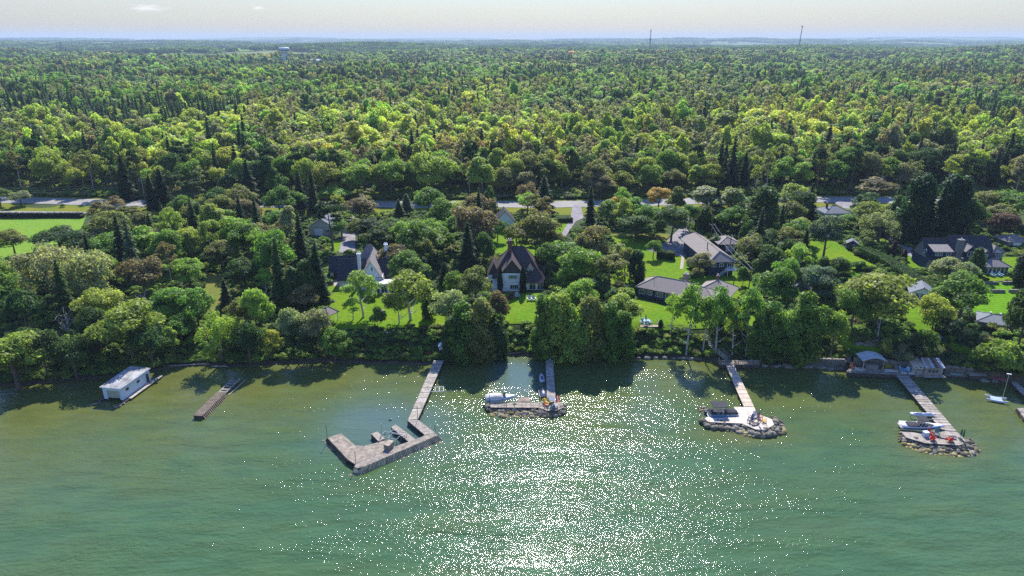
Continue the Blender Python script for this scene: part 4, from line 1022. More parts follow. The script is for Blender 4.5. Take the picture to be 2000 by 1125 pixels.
# --- white gabled house
g0 = gz(727, 566); h = thing('house', 'white house with tall front gable, grey ridges, dark slate side roofs and two white chimneys', 'house', (g0.x, g0.y, g0.z), R(6))
walls(h, -3, 3, 0, 7, 3.6, 'white'); gable(h, -3, 3, 0, 12, 3.4, 8.3, 'tanroof', 'white', .35)
MB().box((.3, -.03, 5.9), (.32, .06, .9)).obj('slit_window', 'glass', h)
walls(h, -9.2, -3, 3.2, 9, 2.6, 'white'); gable(h, -9.2, -2.2, 2.6, 10.2, 2.6, 7.0, 'slateroof', 'white', .35, 'x', (1, 0))
walls(h, 3, 8.4, 3.4, 9, 2.6, 'white'); gable(h, 1.8, 8.4, 3.0, 10, 2.6, 6.6, 'slateroof', 'white', .35, 'x', (0, 1))
walls(h, -12.5, -4, 10.2, 15.5, 2.7, 'white'); gable(h, -12.5, -2, 10, 16, 2.7, 5.9, 'slateroof', 'white', .4, 'x', (1, 0))
walls(h, -5, 2.2, 11.6, 16.8, 3.4, 'white'); hip(h, -5.2, 2.2, 10.8, 17, 3.4, 8.8, 'tanroof', .35, 'x', 3.6)
chimney(h, -3.5, 4.6, 2.5, 8.9, .85, .8, 'white', 2); chimney(h, 3.6, 9.6, 3, 9.9, .85, .8, 'white', 2)
walls(h, -1.5, 6.5, -3.2, 0, 2.5, 'white'); MB().box((2.5, -1.7, 2.68), (8.6, 3.9, .3)).obj('flat_roof', 'metalroof', h)
for i in range(4): window(h, -.3 + i * 1.9, -3.26, 1.2, 1.5, 2, 2)
MB().box((-10.3, 9.9, 1.2), (2.6, .1, 2.4)).obj('garage_door', 'darkwood', h)
# --- grey-roofed garage
g0 = gz(629, 460); h = thing('garage', 'pale green garage with grey gable roof near the highway', 'garage', (g0.x, g0.y, g0.z), R(-4))
walls(h, -4.2, 4.2, 0, 8, 3.4, 'cream'); gable(h, -4.2, 4.2, 0, 8, 3.4, 6.2, 'flatgrey', 'cream', .5)
MB().box((0, -.06, 3.45), (8.2, .08, .14)).obj('trim_band', 'white', h); window(h, 2.2, -.06, 1.5, 1.3, 1.3, 2); MB().box((-1, -.05, 1.15), (2.8, .08, 2.3)).obj('garage_door', 'white', h)
# --- navy bungalow
A = G(1246, 578); B_ = G(1315, 592); dv = (B_ - A); ang = math.atan2(dv.y, dv.x)
h = thing('house', 'long navy bungalow with hipped grey shingle roof and white windows', 'house', (A.x, A.y, A.z), ang)
walls(h, 0, 15, 0, 7.5, 2.7, 'navywall'); hip(h, 0, 15, 0, 7.5, 2.75, 5.2, 'greyroof', .7)
for x, w_, n_ in ((1.1, 1.6, 3), (3.2, 1.4, 3), (5.9, 1.9, 4), (9.2, 3.3, 4), (13, 2.2, 3)): window(h, x, -.06, 1.5 if w_ < 3 else 1.25, w_, 1.15 if w_ < 3 else 1.9, n_)
walls(h, 13.5, 21, -1.5, 5.5, 2.7, 'navywall'); hip(h, 11.8, 21, -1.5, 6.4, 2.78, 5.0, 'greyroof', .6)
walls(h, 15, 21.5, 5.8, 12, 2.8, 'navywall'); hip(h, 14.6, 22.4, 4.8, 12.6, 2.8, 5.5, 'greyroof', .6, 'x')
chimney(h, 10.0, 8.2, -.5, 5.6, 1.3, .9, 'stonewall', 1); chimney(h, 18, 9.5, 4, 6.1, .6, .6, 'brick', 1); MB().tube([(3.2, 2.4, 3.4), (3.2, 2.4, 5.5)], .05, 5).obj('vent_pipe', 'darkmetal', h)
window(h, 20, 5.74, 1.5, 1.4, 1.2, 2)
# --- raised grey-roofed house
g0 = gz(1408, 538); h = thing('house', 'raised navy house with long grey hipped roof, two skylights and white stair balcony', 'house', (g0.x, g0.y, g0.z), R(6))
walls(h, -3.6, 3.4, 0, 22, 4.2, 'navywall'); r_ = hip(h, -3.6, 3.4, 0, 25, 4.3, 6.7, 'greyroof', .7, 'y', 3.0)
for y_, z_ in ((4.2, 5.7), (11.5, 5.7)): MB().box((1.3 if y_ > 5 else .6, y_, z_ + .18), (1.2, 1.3, .1), 0, 0, R(30)).obj('skylight', 'glass', h)
MB().tube([(-1.6, 8, 5), (-1.6, 8, 7.6)], .14, 8).obj('stove_pipe', 'darkmetal', h)
window(h, -.2, -.06, 3.2, 1.3, 1.0, 2); window(h, 2.2, -.06, 3.0, 1.3, 1.5, 2); window(h, -2.4, -.06, 3.2, 1.2, 1.0, 2)
bal = MB().box((2.3, -1.0, 2.05), (3.0, 1.7, .14)).obj('balcony', 'white', h)
for x in (.85, 2.3, 3.75): MB().box((x, -1.75, 2.6), (.09, .09, 1.0)).obj('railing_post', 'white', bal)
MB().box((2.3, -1.75, 3.08), (3, .08, .08)).obj('handrail', 'white', bal); MB().box((2.3, -1.75, 2.6), (3, .06, .06)).obj('handrail', 'white', bal)
for x in (1.2, 3.4): MB().box((x, -1.6, .9), (.14, .14, 2.2)).obj('support_post', 'white', bal)
st = MB()
for i in range(9): st.box((.7 - i * .27, -1.4, 1.9 - i * .22), (.28, .9, .06))
st.obj('stair_flight', 'white', h); MB().box((-.4, -1.85, 1.9), (3.2, .06, .08), 0, 0, -R(39)).obj('stair_rail', 'white', h)
# --- small grey garage behind it
g0 = gz(1424, 492); h = thing('garage', 'low garage with pale shingle hipped roof behind the raised grey-roofed house', 'garage', (g0.x, g0.y, g0.z), R(4))
walls(h, -3.4, 3.2, 0, 7, 2.6, 'navywall'); hip(h, -3.4, 3.2, 0, 7, 2.65, 4.3, 'greyroof', .5, 'y', 3); MB().box((0, -.05, 1.1), (2.6, .08, 2.2)).obj('garage_door', 'white', h)
# --- stone house on the right
g0 = gz(1888, 530); h = thing('house', 'large dark shingled house with stone chimney, dormers and striped lawn terraces', 'house', (g0.x, g0.y, g0.z), R(-2))
k_ = proj(g0)[2] / FPX
walls(h, -11, 7, 2, 10, 3.2, 'navywall'); walls(h, -10.9, -4.2, .6, 2.2, 3.0, 'stonewall')
gable(h, -11, -3.6, 1.4, 10.6, 3.0, 8.3, 'slateroof', 'stonewall', .35, 'x', (1, 0)); gable(h, -3.6, 8, 1.0, 11.6, 3.0, 9.1, 'slateroof', 'navywall', .35, 'x')
c_ = chimney(h, -3.2, .7, -1, 9.3, 1.6, 1.3, 'stonewall', 1); MB().box((-3.2, .4, 1.6), (2.5, 1.8, 5)).obj('chimney_base', 'stonewall', c_)
dormer(h, .9, 1.6, 3.6, 2.6, 2.2, 3.4, 'tanroof', 'navywall'); dormer(h, 5.2, 1.2, 3.6, 1.7, 1.6, 3, 'tanroof', 'navywall')
MB().box((-7.4, 2.0, 5.0), (5.4, 2.4, 1.6)).obj('shed_dormer', 'navywall', h); slabroof([[(-10.3, .5, 5.75), (-4.5, .5, 5.75), (-4.5, 4.4, 6.9), (-10.3, 4.4, 6.9)]]).obj('shed_dormer_roof', 'tanroof', h)
window(h, -8.6, .74, 5.0, 1.9, 1.1, 3); window(h, -5.8, .74, 5.0, 1.2, 1.1, 2)
walls(h, 8, 11.3, 3, 10, 5.0, 'navywall'); hip(h, 8.2, 11.2, 3, 10.5, 5.0, 6.6, 'tanroof', .45, 'y', 2)
window(h, 8.9, 2.94, 3.9, 1.1, 1.1, 2); window(h, 10.5, 2.94, 3.9, 1.1, 1.1, 2)
walls(h, 3.4, 10.2, -2.2, 2, 2.3, 'white'); hip(h, 3.4, 10.2, -2.4, 2.2, 2.35, 3.9, 'tanroof', .5)
for i in range(6): window(h, 4.0 + i * 1.12, -2.27, 1.15, .95, 1.9, 1)
window(h, -11.08, 3.5, 5, 1, 1.2, 2, -math.pi / 2)
# --- more roofs half hidden in the trees
g0 = gz(1796, 588); h = thing('cottage', 'small cottage with grey roof and white columns in front of the long hedge', 'cottage', (g0.x, g0.y, g0.z), R(-24))
walls(h, -1.5, 3.2, 0, 5, 2.3, 'whitewall'); gable(h, -2.6, 3.2, -.8, 5, 2.4, 4.1, 'flatgrey', 'whitewall', .3, 'y')
for i in range(5): MB().tube([(-2.6 + i * 1.1, -1.0, -.3), (-2.6 + i * 1.1, -1.0, 2.3)], .11, 8).obj('column', 'white', h)
for i in range(3): window(h, -.6 + i * 1.3, -.06, 1.2, 1, 1.5, 2)
g0 = gz(1944, 642); h = thing('garage', 'flat-looking grey hipped roof garage below the striped lawn', 'garage', (g0.x, g0.y, g0.z - .9), R(-32))
walls(h, -3.6, 3.4, -.3, 6, 2.3, 'stonewall'); hip(h, -3.6, 3.4, -.3, 6, 2.3, 3.5, 'flatgrey', .5, 'x', 3.2)
MB().box((.6, 3.4, 3.7), (.35, .35, .3)).obj('roof_vent', 'white', h); MB().box((-1.4, 3.1, 3.7), (.35, .35, .3)).obj('roof_vent', 'white', h); window(h, 0, -.36, 1.3, 1.4, 1, 2)
g0 = gz(1663, 488); h = thing('garden_shed', 'small blue-grey garden shed with white window at the head of the slope lawn', 'shed', (g0.x, g0.y, g0.z), R(-20))
walls(h, -1.6, 1.6, 0, 2.8, 2.2, 'navywall'); gable(h, -1.6, 1.6, 0, 2.8, 2.2, 3.2, 'flatgrey', 'navywall', .2); window(h, .5, -.06, 1.3, .7, .9, 1); MB().box((-.8, -.05, .9), (.8, .08, 1.8)).obj('door', 'darkwood', h)
g0 = gz(1637, 430); h = thing('house', 'pale-walled house with grey roof half hidden near the highway', 'house', (g0.x, g0.y, g0.z), R(3))
walls(h, -5, 4.5, 0, 8, 2.6, 'whitewall'); hip(h, -5, 4.5, 0, 8, 2.65, 4.6, 'flatgrey', .5); chimney(h, -3, 4, 3, 5.4, .6, .6, 'brick', 1); window(h, 0, -.06, 1.4, 1.6, 1.1, 2)
g0 = gz(986, 450); h = thing('house', 'small white house with dark steep roof between tree crowns by the highway', 'house', (g0.x, g0.y, g0.z), R(4))
walls(h, -3.4, 3.4, 0, 7, 3.4, 'paleblue'); gable(h, -3.4, 3.4, 0, 7, 3.4, 7, 'slateroof', 'white', .35); window(h, -1.3, -.06, 1.6, 1.2, 1.3, 2); window(h, 1.3, -.06, 1.6, 1.2, 1.3, 2)
g0 = gz(1572, 580); h = thing('house', 'low house with grey roof glimpsed through trees beside the slope lawn', 'house', (g0.x, g0.y, g0.z), R(-12))
walls(h, -4.5, 4.5, 0, 7, 2.4, 'stonewall'); hip(h, -4.5, 4.5, 0, 7, 2.45, 4.0, 'flatgrey', .5); window(h, 0, -.06, 1.4, 1.6, 1.1, 2)
g0 = gz(1984, 486); h = thing('garage', 'brown-grey roofed garage just behind the stone house at the frame edge', 'garage', (g0.x, g0.y, g0.z), R(5))
walls(h, -3, 4, 0, 6, 2.4, 'stonewall'); hip(h, -3, 4, 0, 6, 2.45, 4, 'tanroof', .5); MB().box((0, -.05, 1.1), (2.8, .08, 2.2)).obj('garage_door', 'white', h)
g0 = gz(1812, 440); h = thing('cottage', 'tan cottage wall showing between dark conifers', 'cottage', (g0.x, g0.y, g0.z), R(8)); walls(h, -2, 2, 0, 4, 2.6, 'paver'); gable(h, -2, 2, 0, 4, 2.6, 4.2, 'tanroof', 'paver', .3); window(h, 0, -.06, 1.4, 1, 1, 2)
# gazebo with shingle roof on the left lawn
def gazebo(px, py, label, w_, hz, rz, roofmat='greyroof'):
    g_ = gz(px, py); t_ = thing('garden_gazebo', label, 'gazebo', (g_.x, g_.y, g_.z), rz)
    for a_ in (-1, 1):
        for b_ in (-1, 1): MB().box((a_ * w_ / 2, b_ * w_ / 2, hz / 2 - .3), (.14, .14, hz + .6)).obj('post', 'white', t_)
    hip(t_, -w_ / 2, w_ / 2, -w_ / 2, w_ / 2, hz, hz + 1.5, roofmat, .35, 'y', w_ / 2 + .1); MB().box((0, 0, .02), (w_, w_, .12)).obj('floor_slab', 'wood', t_)
    for a_ in (-1, 1): MB().box((a_ * w_ / 2, 0, .9), (.06, w_ - .2, .08)).obj('handrail', 'white', t_)
    return t_
gazebo(642, 628, 'open gazebo with grey shingled roof on the edge of the left lawn', 3.1, 2.4, R(-32))
# terraces of the stone house
for i, (pa, pb) in enumerate((((1921, 556), (1950, 556)), ((1957, 556), (2040, 556)), ((1935, 572), (1962, 572)), ((1970, 572), (2050, 572)))):
    a, b_ = G(*pa), G(*pb); L = (b_ - a).length; mid = (a + b_) / 2; t_ = thing('retaining_wall', ('upper' if i < 2 else 'lower') + ' low stone terrace wall ' + ('left' if i % 2 == 0 else 'right') + ' of the steps above the striped lawn', 'wall', mid, math.atan2((b_ - a).y, (b_ - a).x))
    MB().box((0, 0, .2), (L, .45, 1.3)).obj('wall_body', 'stonewall', t_)
    for j in range(int(L / 1.1)): MB().box((-L / 2 + .55 + j * 1.1, 0, .9), (1.0, .55, .12)).obj('coping_stone', 'stone', t_, color=tuple([float(rng.uniform(.8, 1.3))] * 3))
# steps on the left slope
def stairs(px0, py0, px1, py1, n_, w_, label, mat='stone', rails=False):
    a = G(px0, py0); b_ = G(px1, py1); dv = b_ - a; t_ = thing('garden_stairs', label, 'stairs', a, math.atan2(dv.y, dv.x) - math.pi / 2); L = math.hypot(dv.x, dv.y)
    for i in range(n_):
        f = (i + .5) / n_; MB().box((0, L * f, dv.z * f + .12), (w_, L / n_ * .86, .2)).obj('step', mat, t_, color=(1.2, 1.2, 1.2))
    if rails:
        for s_ in (-1, 1):
            for i in range(6): f = i / 5; MB().box((s_ * w_ / 2, L * f, dv.z * f + .55), (.1, .1, 1.1)).obj('railing_post', 'wood', t_)
            for q in (.6, 1.05): MB().tube([(s_ * w_ / 2, 0, q), (s_ * w_ / 2, L, dv.z + q)], .05, 4).obj('handrail', 'wood', t_)
        for s_ in (-1, 1): MB().tube([(s_ * (w_ / 2 - .05), 0, 0), (s_ * (w_ / 2 - .05), L, dv.z)], .09, 4).obj('stringer', 'wood', t_)
    return t_
stairs(760, 652, 744, 606, 14, 1.6, 'grey garden steps climbing the lawn from the bank to the white gabled house')
stairs(1422, 704, 1372, 660, 16, 1.3, 'wooden staircase with railings down the bank to the tan dock', 'wood', True)
stairs(1655, 709, 1657, 684, 11, 1.5, 'stone steps beside the left end of the garden retaining wall')
# ------------------------------------------------------------------ far landmarks
gt = Vector((-533, 1690, Hs(-533, 1690))); zt = ztop(1690, 92) - gt.z; t_ = thing('water_tower', 'pale blue-grey water tower standing above the distant forest', 'water tower', gt)
MB().loft([[(r_ * math.cos(a * math.pi / 10), r_ * math.sin(a * math.pi / 10), z_) for a in range(20)] for z_, r_ in ((0, 6.5), (3, 5.6), (zt * .5, 5), (zt * .68, 5.4))]).obj('shaft', 'paleblue', t_, True)
MB().loft([[(r_ * math.cos(a * math.pi / 12), r_ * math.sin(a * math.pi / 12), z_) for a in range(24)] for z_, r_ in ((zt * .66, 5.6), (zt * .76, 10.6), (zt * .80, 11.6), (zt * .95, 11.6), (zt * .99, 10.2), (zt, 4))]).obj('tank', 'white', t_, True, label='pale tank with darker blue band')
MB().loft([[(11.75 * math.cos(a * math.pi / 12), 11.75 * math.sin(a * math.pi / 12), z_) for a in range(24)] for z_ in (zt * .80, zt * .875)], False).obj('painted_band', 'navywall', t_)
gt2 = G(610, 119.5); MB_ = thing('storage_building', 'long white-roofed building beside the water tower', 'building', (-480, 1705, Hs(-480, 1705)), 0)
walls(MB_, 0, 26, 0, 14, 12, 'white'); gable(MB_, 0, 26, 0, 14, 12, 15, 'metalroof', 'white', .6, 'x')
def mast(px, ybase, ytop_, dist, label, lean=0.0, blobs=()):
    d = ray(px, ybase); x, y = d[0] / d[1] * dist, dist; z = Hs(x, y); zt_ = ztop(y, ytop_) - z; t_ = thing('radio_mast', label, 'radio mast', (x, y, z)); t_.rotation_euler = (0, R(lean), 0)
    for k_ in range(3):
        a = k_ * 2.094 + .4; MB().tube([(2.6 * math.cos(a), 2.6 * math.sin(a), 0), (1.3 * math.cos(a), 1.3 * math.sin(a), zt_)], [.55, .35], 5).obj('leg', 'darkmetal', t_)
    n_ = 14; br = MB()
    for i in range(n_):
        for k_ in range(3):
            a = k_ * 2.094 + .4; b_ = a + 2.094; r0 = 2.6 - 1.3 * i / n_; r1 = 2.6 - 1.3 * (i + 1) / n_
            br.tube([(r0 * math.cos(a), r0 * math.sin(a), zt_ * i / n_), (r1 * math.cos(b_), r1 * math.sin(b_), zt_ * (i + 1) / n_)], .22, 4)
    br.obj('cross_bracing', 'darkmetal', t_)
    for f, w_, h_ in blobs: MB().tube([(0, 0, zt_ * f), (0, 0, zt_ * f + h_)], w_, 8).obj('antenna_cluster', 'darkmetal', t_)
mast(1270, 80, 57, 2900, 'grey radio mast with antenna cluster rising from the forest skyline', 0, ((.55, 3.2, 9), (.9, 2, 5)))
mast(1561.5, 82, 50, 2700, 'taller thin leaning radio mast on the skyline further along', 1.8, ((.42, 2.6, 6), (.95, 3.4, 3)))
def farm(px, dist, parts_, label, n='barn', cat='barn'):
    x = (px - 1000) / FPX * dist * cp * 1.01; z = Hs(x, dist); t_ = thing(n, label, cat, (x, dist, z)); return t_
t_ = farm(125, 3300, 0, 'tall dark farm silo on the horizon', 'silo', 'silo'); MB().tube([(0, 0, 0), (0, 0, 40)], 5.5, 12).obj('shaft', 'stonewall', t_); MB().tube([(0, 0, 40), (0, 0, 42), (0, 0, 43.5)], [5.6, 4.5, 1], 12).obj('dome', 'darkmetal', t_)
t_ = farm(117, 3320, 0, 'shorter silo next to the tall farm silo', 'silo', 'silo'); MB().tube([(0, 0, 0), (0, 0, 30)], 4, 12).obj('shaft', 'stonewall', t_); MB().tube([(0, 0, 30), (0, 0, 33)], [4.1, 1], 12).obj('dome', 'darkmetal', t_)
for px, ds, w_, lb in ((292, 3100, 16, 'white barn in distant field'), (270, 3050, 34, 'long pale barn in distant field'), (310, 3300, 40, 'long low greenhouse roof in distant field'), (1418, 3400, 14, 'small white farm building on far right slope'), (96, 3350, 20, 'pale farmhouse beside the silos'), (560, 4300, 16, 'tiny white farmhouse far behind the water tower'), (1455, 2900, 26, 'grey farm roof at the edge of green field')):
    t_ = farm(px, ds, 0, lb); walls(t_, -w_ / 2, w_ / 2, 0, 12, 15, 'white'); gable(t_, -w_ / 2, w_ / 2, 0, 12, 15, 20, 'metalroof', 'white', .5, 'x')
def far_field(px0, px1, dist, depth, label):
    x0 = (px0 - 1000) / FPX * dist * cp; x1 = (px1 - 1000) / FPX * dist * cp
    drape('field', [(x0, dist, 0), (x1, dist, 0), (x1 * 1.02, dist + depth, 0), (x0 * 1.02, dist + depth, 0)], 'field', 2.0, 40, True)
# utility poles and wires
def pole(px, pbase, ptop, label, arms=1, mat='bark'):
    g_ = G(px, pbase); hh = ztop(g_.y, ptop) - g_.z; t_ = thing('utility_pole', label, 'utility pole', g_, .1)
    MB().tube([(0, 0, -.5), (0, 0, hh)], [.16, .11], 8).obj('pole', mat, t_)
    for i in range(arms):
        ca_ = MB().box((0, 0, hh - .5 - i * .9), (2.2, .12, .12)).obj('crossarm', 'bark', t_)
        for x in (-1, 0, 1): MB().tube([(x, 0, hh - .4 - i * .9), (x, 0, hh - .18 - i * .9)], .06, 6).obj('insulator', 'white', ca_)
    return Vector((g_.x, g_.y, g_.z + hh))
def wire(a, b_, label, sag=1.2, r_=.02):
    pts_ = [a.lerp(b_, i / 12) - Vector((0, 0, sag * 4 * (i / 12) * (1 - i / 12))) for i in range(13)]; o_ = a.copy()
    tag(MB().tube([p - o_ for p in pts_], r_, 4).obj('overhead_wire', 'metal', None), label, 'wire').location = o_
pA = pole(283, 388, 347, 'pale utility pole at the highway edge behind the brown trees', 2, 'bark_pale'); pB = pole(297, 386, 358, 'shorter utility pole just behind the first one', 1, 'bark_pale')
pC = pole(-60, 404, 360, 'utility pole at the highway outside the field', 1); 
for i in range(3): wire(pA + Vector((i - 1, 0, -.3 - i * .9)), pC + Vector((i - 1, 0, -.2 - i * .9)), ('top', 'middle', 'lowest')[i] + ' wire along the highway to the roadside pole', 2.5)
pD = pole(1424, 500, 458, 'utility pole beside the raised grey-roofed house'); pE = pole(1387, 478, 436, 'utility pole among trees above the turning circle'); pF = pole(1462, 566, 524, 'utility pole by the round clipped bush', 1); pG = pole(1432, 560, 538, 'short pole on the bungalow lawn', 0)
wire(pE + Vector((.5, 0, -.2)), pF + Vector((.5, 0, -.2)), 'bright service cable passing right of the raised house roof', .8, .03); wire(pE + Vector((-.5, 0, -.2)), pF + Vector((-.5, 0, -.5)), 'second service cable parallel to the bright one', 1.2, .03)
wire(pD, pF, 'cable between the house pole and the bush pole', .6, .025)
# ------------------------------------------------------------------ docks and shore
def W2(pts_, z): return [P(a, b_, z) for a, b_ in pts_]
def centroid(w): return sum(w, Vector()) / len(w)
def plank_poly(mb, poly, ang, bw, z0, z1, gap=.045, jit=.012, over=.0):
    """boards at angle ANG clipped to the polygon (local xy)"""
    ca_, sa = math.cos(-ang), math.sin(-ang); q = [(p[0] * ca_ - p[1] * sa, p[0] * sa + p[1] * ca_) for p in poly]
    y0, y1 = min(p[1] for p in q), max(p[1] for p in q); n_ = int((y1 - y0) / bw) + 1; ca2, sa2 = math.cos(ang), math.sin(ang)
    for i in range(n_):
        ya = y0 + i * bw + gap / 2; yb = ya + bw - gap
        def xs(y):
            r_ = []
            for j in range(len(q)):
                (xa, u), (xb, v) = q[j - 1], q[j]
                if (u > y) != (v > y): r_.append(xa + (y - u) / (v - u) * (xb - xa))
            return sorted(r_)
        A_, B2 = xs(min(max(ya, y0 + 1e-3), y1 - 1e-3)), xs(max(min(yb, y1 - 1e-3), y0 + 1e-3)); Mx = xs((ya + yb) / 2 if yb < y1 else ya + 1e-3)
        if len(A_) != len(B2): A_ = B2 = Mx
        dz = rng.uniform(-jit, jit)
        for k_ in range(0, len(A_) - 1, 2):
            c4 = [(A_[k_] - over, ya), (A_[k_ + 1] + over, ya), (B2[k_ + 1] + over, yb), (B2[k_] - over, yb)]
            if c4[1][0] - c4[0][0] < .05: continue
            mb.prism([(x * ca2 - y * sa2, x * sa2 + y * ca2) for x, y in c4], z0 + dz, z1 + dz)
    return mb
def deck(root, pxpoly, z, o_, ang, mat, bw=.16, name='deck_boards', color=(1, 1, 1), body='darkwood', th=.5, kind='stuff', bodyname='frame_and_shade'):
    w = [p - o_ for p in W2(pxpoly, z)]; c_ = centroid(w); inn = [c_ + (p - c_) * .985 for p in w]
    if body: MB().prism([(p.x, p.y) for p in inn], z - o_.z - th, z - o_.z - .06).obj(bodyname, body, root)  # solid dark slab stands for joists and the shadow under the boards
    plank_poly(MB(), [(p.x, p.y) for p in w], ang, bw, z - o_.z - .06, z - o_.z).obj(name, mat, root, color=color, kind=kind)
    return w
def walkway(root, L0, L1, R0, R1, z, o_, mat, n_, tone=(.85, 1.15), posts=True, bw=.15):
    """deck sections between the left edge L0-L1 and the right edge R0-R1 (photo corners, at height z)"""
    a0, a1, b0, b1 = [P(*q, z) - o_ for q in (L0, L1, R0, R1)]
    for i in range(n_):
        f0, f1 = i / n_, (i + 1) / n_ - .006; mb = MB(); tot = ((a1 - a0).length) / n_; nb2 = max(2, int(tot / bw)); dz = rng.uniform(-.02, .02)
        for j in range(nb2):
            u0 = f0 + (f1 - f0) * j / nb2; u1 = f0 + (f1 - f0) * (j + .86) / nb2
            q = [a0.lerp(a1, u0), b0.lerp(b1, u0), b0.lerp(b1, u1), a0.lerp(a1, u1)]; mb.prism([(p.x, p.y) for p in q], z - o_.z - .05 + dz, z - o_.z + dz + rng.uniform(-.006, .006))
        t_ = rng.uniform(*tone); mb.obj('deck_section', mat, root, color=(t_, t_, t_ * rng.uniform(.96, 1.04)))
    for s_, (u, v) in enumerate(((a0, a1), (b0, b1))):
        c_ = (a0 + b0) / 2; inw = ((b0 - a0) if s_ == 0 else (a0 - b0)).normalized() * .08
        d = (v - u); MB().box(((u + v) / 2 + inw) - Vector((0, 0, .17)), (d.length, .1, .2), math.atan2(d.y, d.x)).obj('side_beam', 'darkwood', root)
    if posts:
        for i in range(n_ // 2 + 1):
            f = min(1, i * 2 / n_)
            for u, v in ((a0, a1), (b0, b1)):
                p = u.lerp(v, f); MB().tube([(p.x, p.y, -2.5 - o_.z), (p.x, p.y, z - o_.z - .05)], .1, 6).obj('pile', 'darkwood', root)
def stone_mesh(k_):
    mb = MB(); rings = []; nr, ns = 5, 8
    for i in range(1, nr): 
        th_ = math.pi * i / nr; rings.append([(math.sin(th_) * math.cos(6.283 * j / ns) * rng.uniform(.85, 1.12), math.sin(th_) * math.sin(6.283 * j / ns) * rng.uniform(.85, 1.12), math.cos(th_) * rng.uniform(.85, 1.1)) for j in range(ns)])
    mb.loft(rings[::-1]); me = mb.mesh('stone', 'stone'); me.polygons.foreach_set('use_smooth', [True] * len(me.polygons)); return me
STN = [stone_mesh(i) for i in range(6)]
def stones(root, pxpoly, n_, s0, s1, ztop_, o_, edge=None):
    """boulders heaped inside a traced outline at the water line; higher near the deck edge"""
    w = [P(a, b_, 0) for a, b_ in pxpoly]; x0, x1 = min(p.x for p in w), max(p.x for p in w); y0, y1 = min(p.y for p in w), max(p.y for p in w); poly = [(p.x, p.y) for p in w]; got = []; tries = 0
    while len(got) < n_ and tries < 9000:
        tries += 1; x, y = rng.uniform(x0, x1), rng.uniform(y0, y1)
        if not inpoly(x, y, poly): continue
        s_ = s0 * .75 + (s1 * 1.15 - s0 * .75) * rng.uniform() ** 1.4
        if any((x - a) ** 2 + (y - b_) ** 2 < (.72 * (s_ + c_)) ** 2 for a, b_, c_ in got) and tries < 7000: continue
        got.append((x, y, s_)); col = [p_ for p_ in poly]; yy = [b_ for a, b_ in poly]
        f = (y - y0) / (y1 - y0 + 1e-6); 
        dmin = min(math.hypot(x - a, y - b_) for a, b_ in (edge or [(x, y1)]))
        z = ztop_ * max(0, 1 - dmin / 2.6) - .1
        o = link('stone', STN[int(rng.integers(6))], root); o.location = (x - o_.x, y - o_.y, z - o_.z); o.scale = (s_ * rng.uniform(.85, 1.3), s_ * rng.uniform(.8, 1.05), s_ * rng.uniform(.6, .85)); o.rotation_euler = (rng.uniform(-.3, .3), rng.uniform(-.3, .3), rng.uniform(0, 3.1))
        t_ = rng.uniform(.45, 1.25); yl = z < .12 and rng.uniform() < .6; o.color = (t_ * (1.7 if yl else 1), t_ * (1.5 if yl else .98), t_ * (.8 if yl else rng.uniform(.82, .98)), 1)
def edgepts(pts_, z=0, n_=12):
    w = [P(a, b_, z) for a, b_ in pts_]; r_ = []
    for a, b_ in zip(w[:-1], w[1:]): r_ += [tuple(a.lerp(b_, i / n_)[:2]) for i in range(n_)]
    return r_
# ---- boathouse
FL, FR, BR_ = P(204, 778.6, .35), P(242.4, 781, .35), P(296, 742.5, .35); dv = BR_ - FR; ang = math.atan2(dv.y, dv.x) - math.pi / 2; wd = (FR - FL).length; ln_ = dv.length
t_ = thing('boathouse', 'white boathouse with weathered flat roof standing in the water at the far left', 'boathouse', (FL.x, FL.y, 0), ang)
th_ = 2.72
MB().box((wd * .1, .1, .35 + th_ / 2), (wd * .2, .2, th_)).obj('wall', 'paleblue', t_); MB().box((wd * .93, .1, .35 + th_ / 2), (wd * .14, .2, th_)).obj('wall', 'paleblue', t_); MB().box((wd * .53, .1, .35 + th_ - .35), (wd * .66, .2, .7)).obj('wall', 'paleblue', t_)
MB().box((wd * .53, .16, 1.55), (wd * .66, .08, 1.75)).obj('boat_door', 'cream', t_)
for i in range(3): MB().box((wd * .53, .1, 1.0 + i * .5), (wd * .66, .05, .05)).obj('door_rail', 'cream', t_)
for x in (.1, wd - .1): MB().box((x, ln_ / 2 + .1, .35 + th_ / 2), (.2, ln_ - .2, th_)).obj('wall', 'paleblue', t_)
MB().box((wd / 2, ln_ - .1, .35 + th_ / 2), (wd - .4, .2, th_)).obj('wall', 'paleblue', t_)
slabroof([[(-.25, -.3, th_ + .5), (wd + .25, -.3, th_ + .5), (wd + .25, ln_ + .25, th_ + .62), (-.25, ln_ + .25, th_ + .62)]], .22).obj('roof', 'oldroof', t_)
MB().box((wd / 2, -.31, th_ + .4), (wd + .5, .04, .24)).obj('fascia', 'white', t_); MB().box((wd + .26, ln_ / 2, th_ + .45), (.04, ln_ + .5, .24)).obj('fascia', 'white', t_)
for y_ in (1.6, 5.0): f_ = MB().box((wd + .02, y_, 2.1), (.06, .85, .55)).obj('window', 'glass', t_)
MB().box((wd + .02, ln_ - .9, 1.45), (.06, .8, 1.9)).obj('side_door', 'darkwood', t_)
for s_, x in ((0, -.6), (1, wd + .25)):
    MB().box((x + .15, -1.0 + (ln_ + 1.5) / 2 * 0 + 1.2, .1), (.75, 5.0, .5)).obj('crib', 'darkwood', t_)
MB().box((wd + .75, ln_ / 2 + 1.6, .38), (.85, ln_ + 1.5, .12)).obj('side_walkway', 'wood', t_)
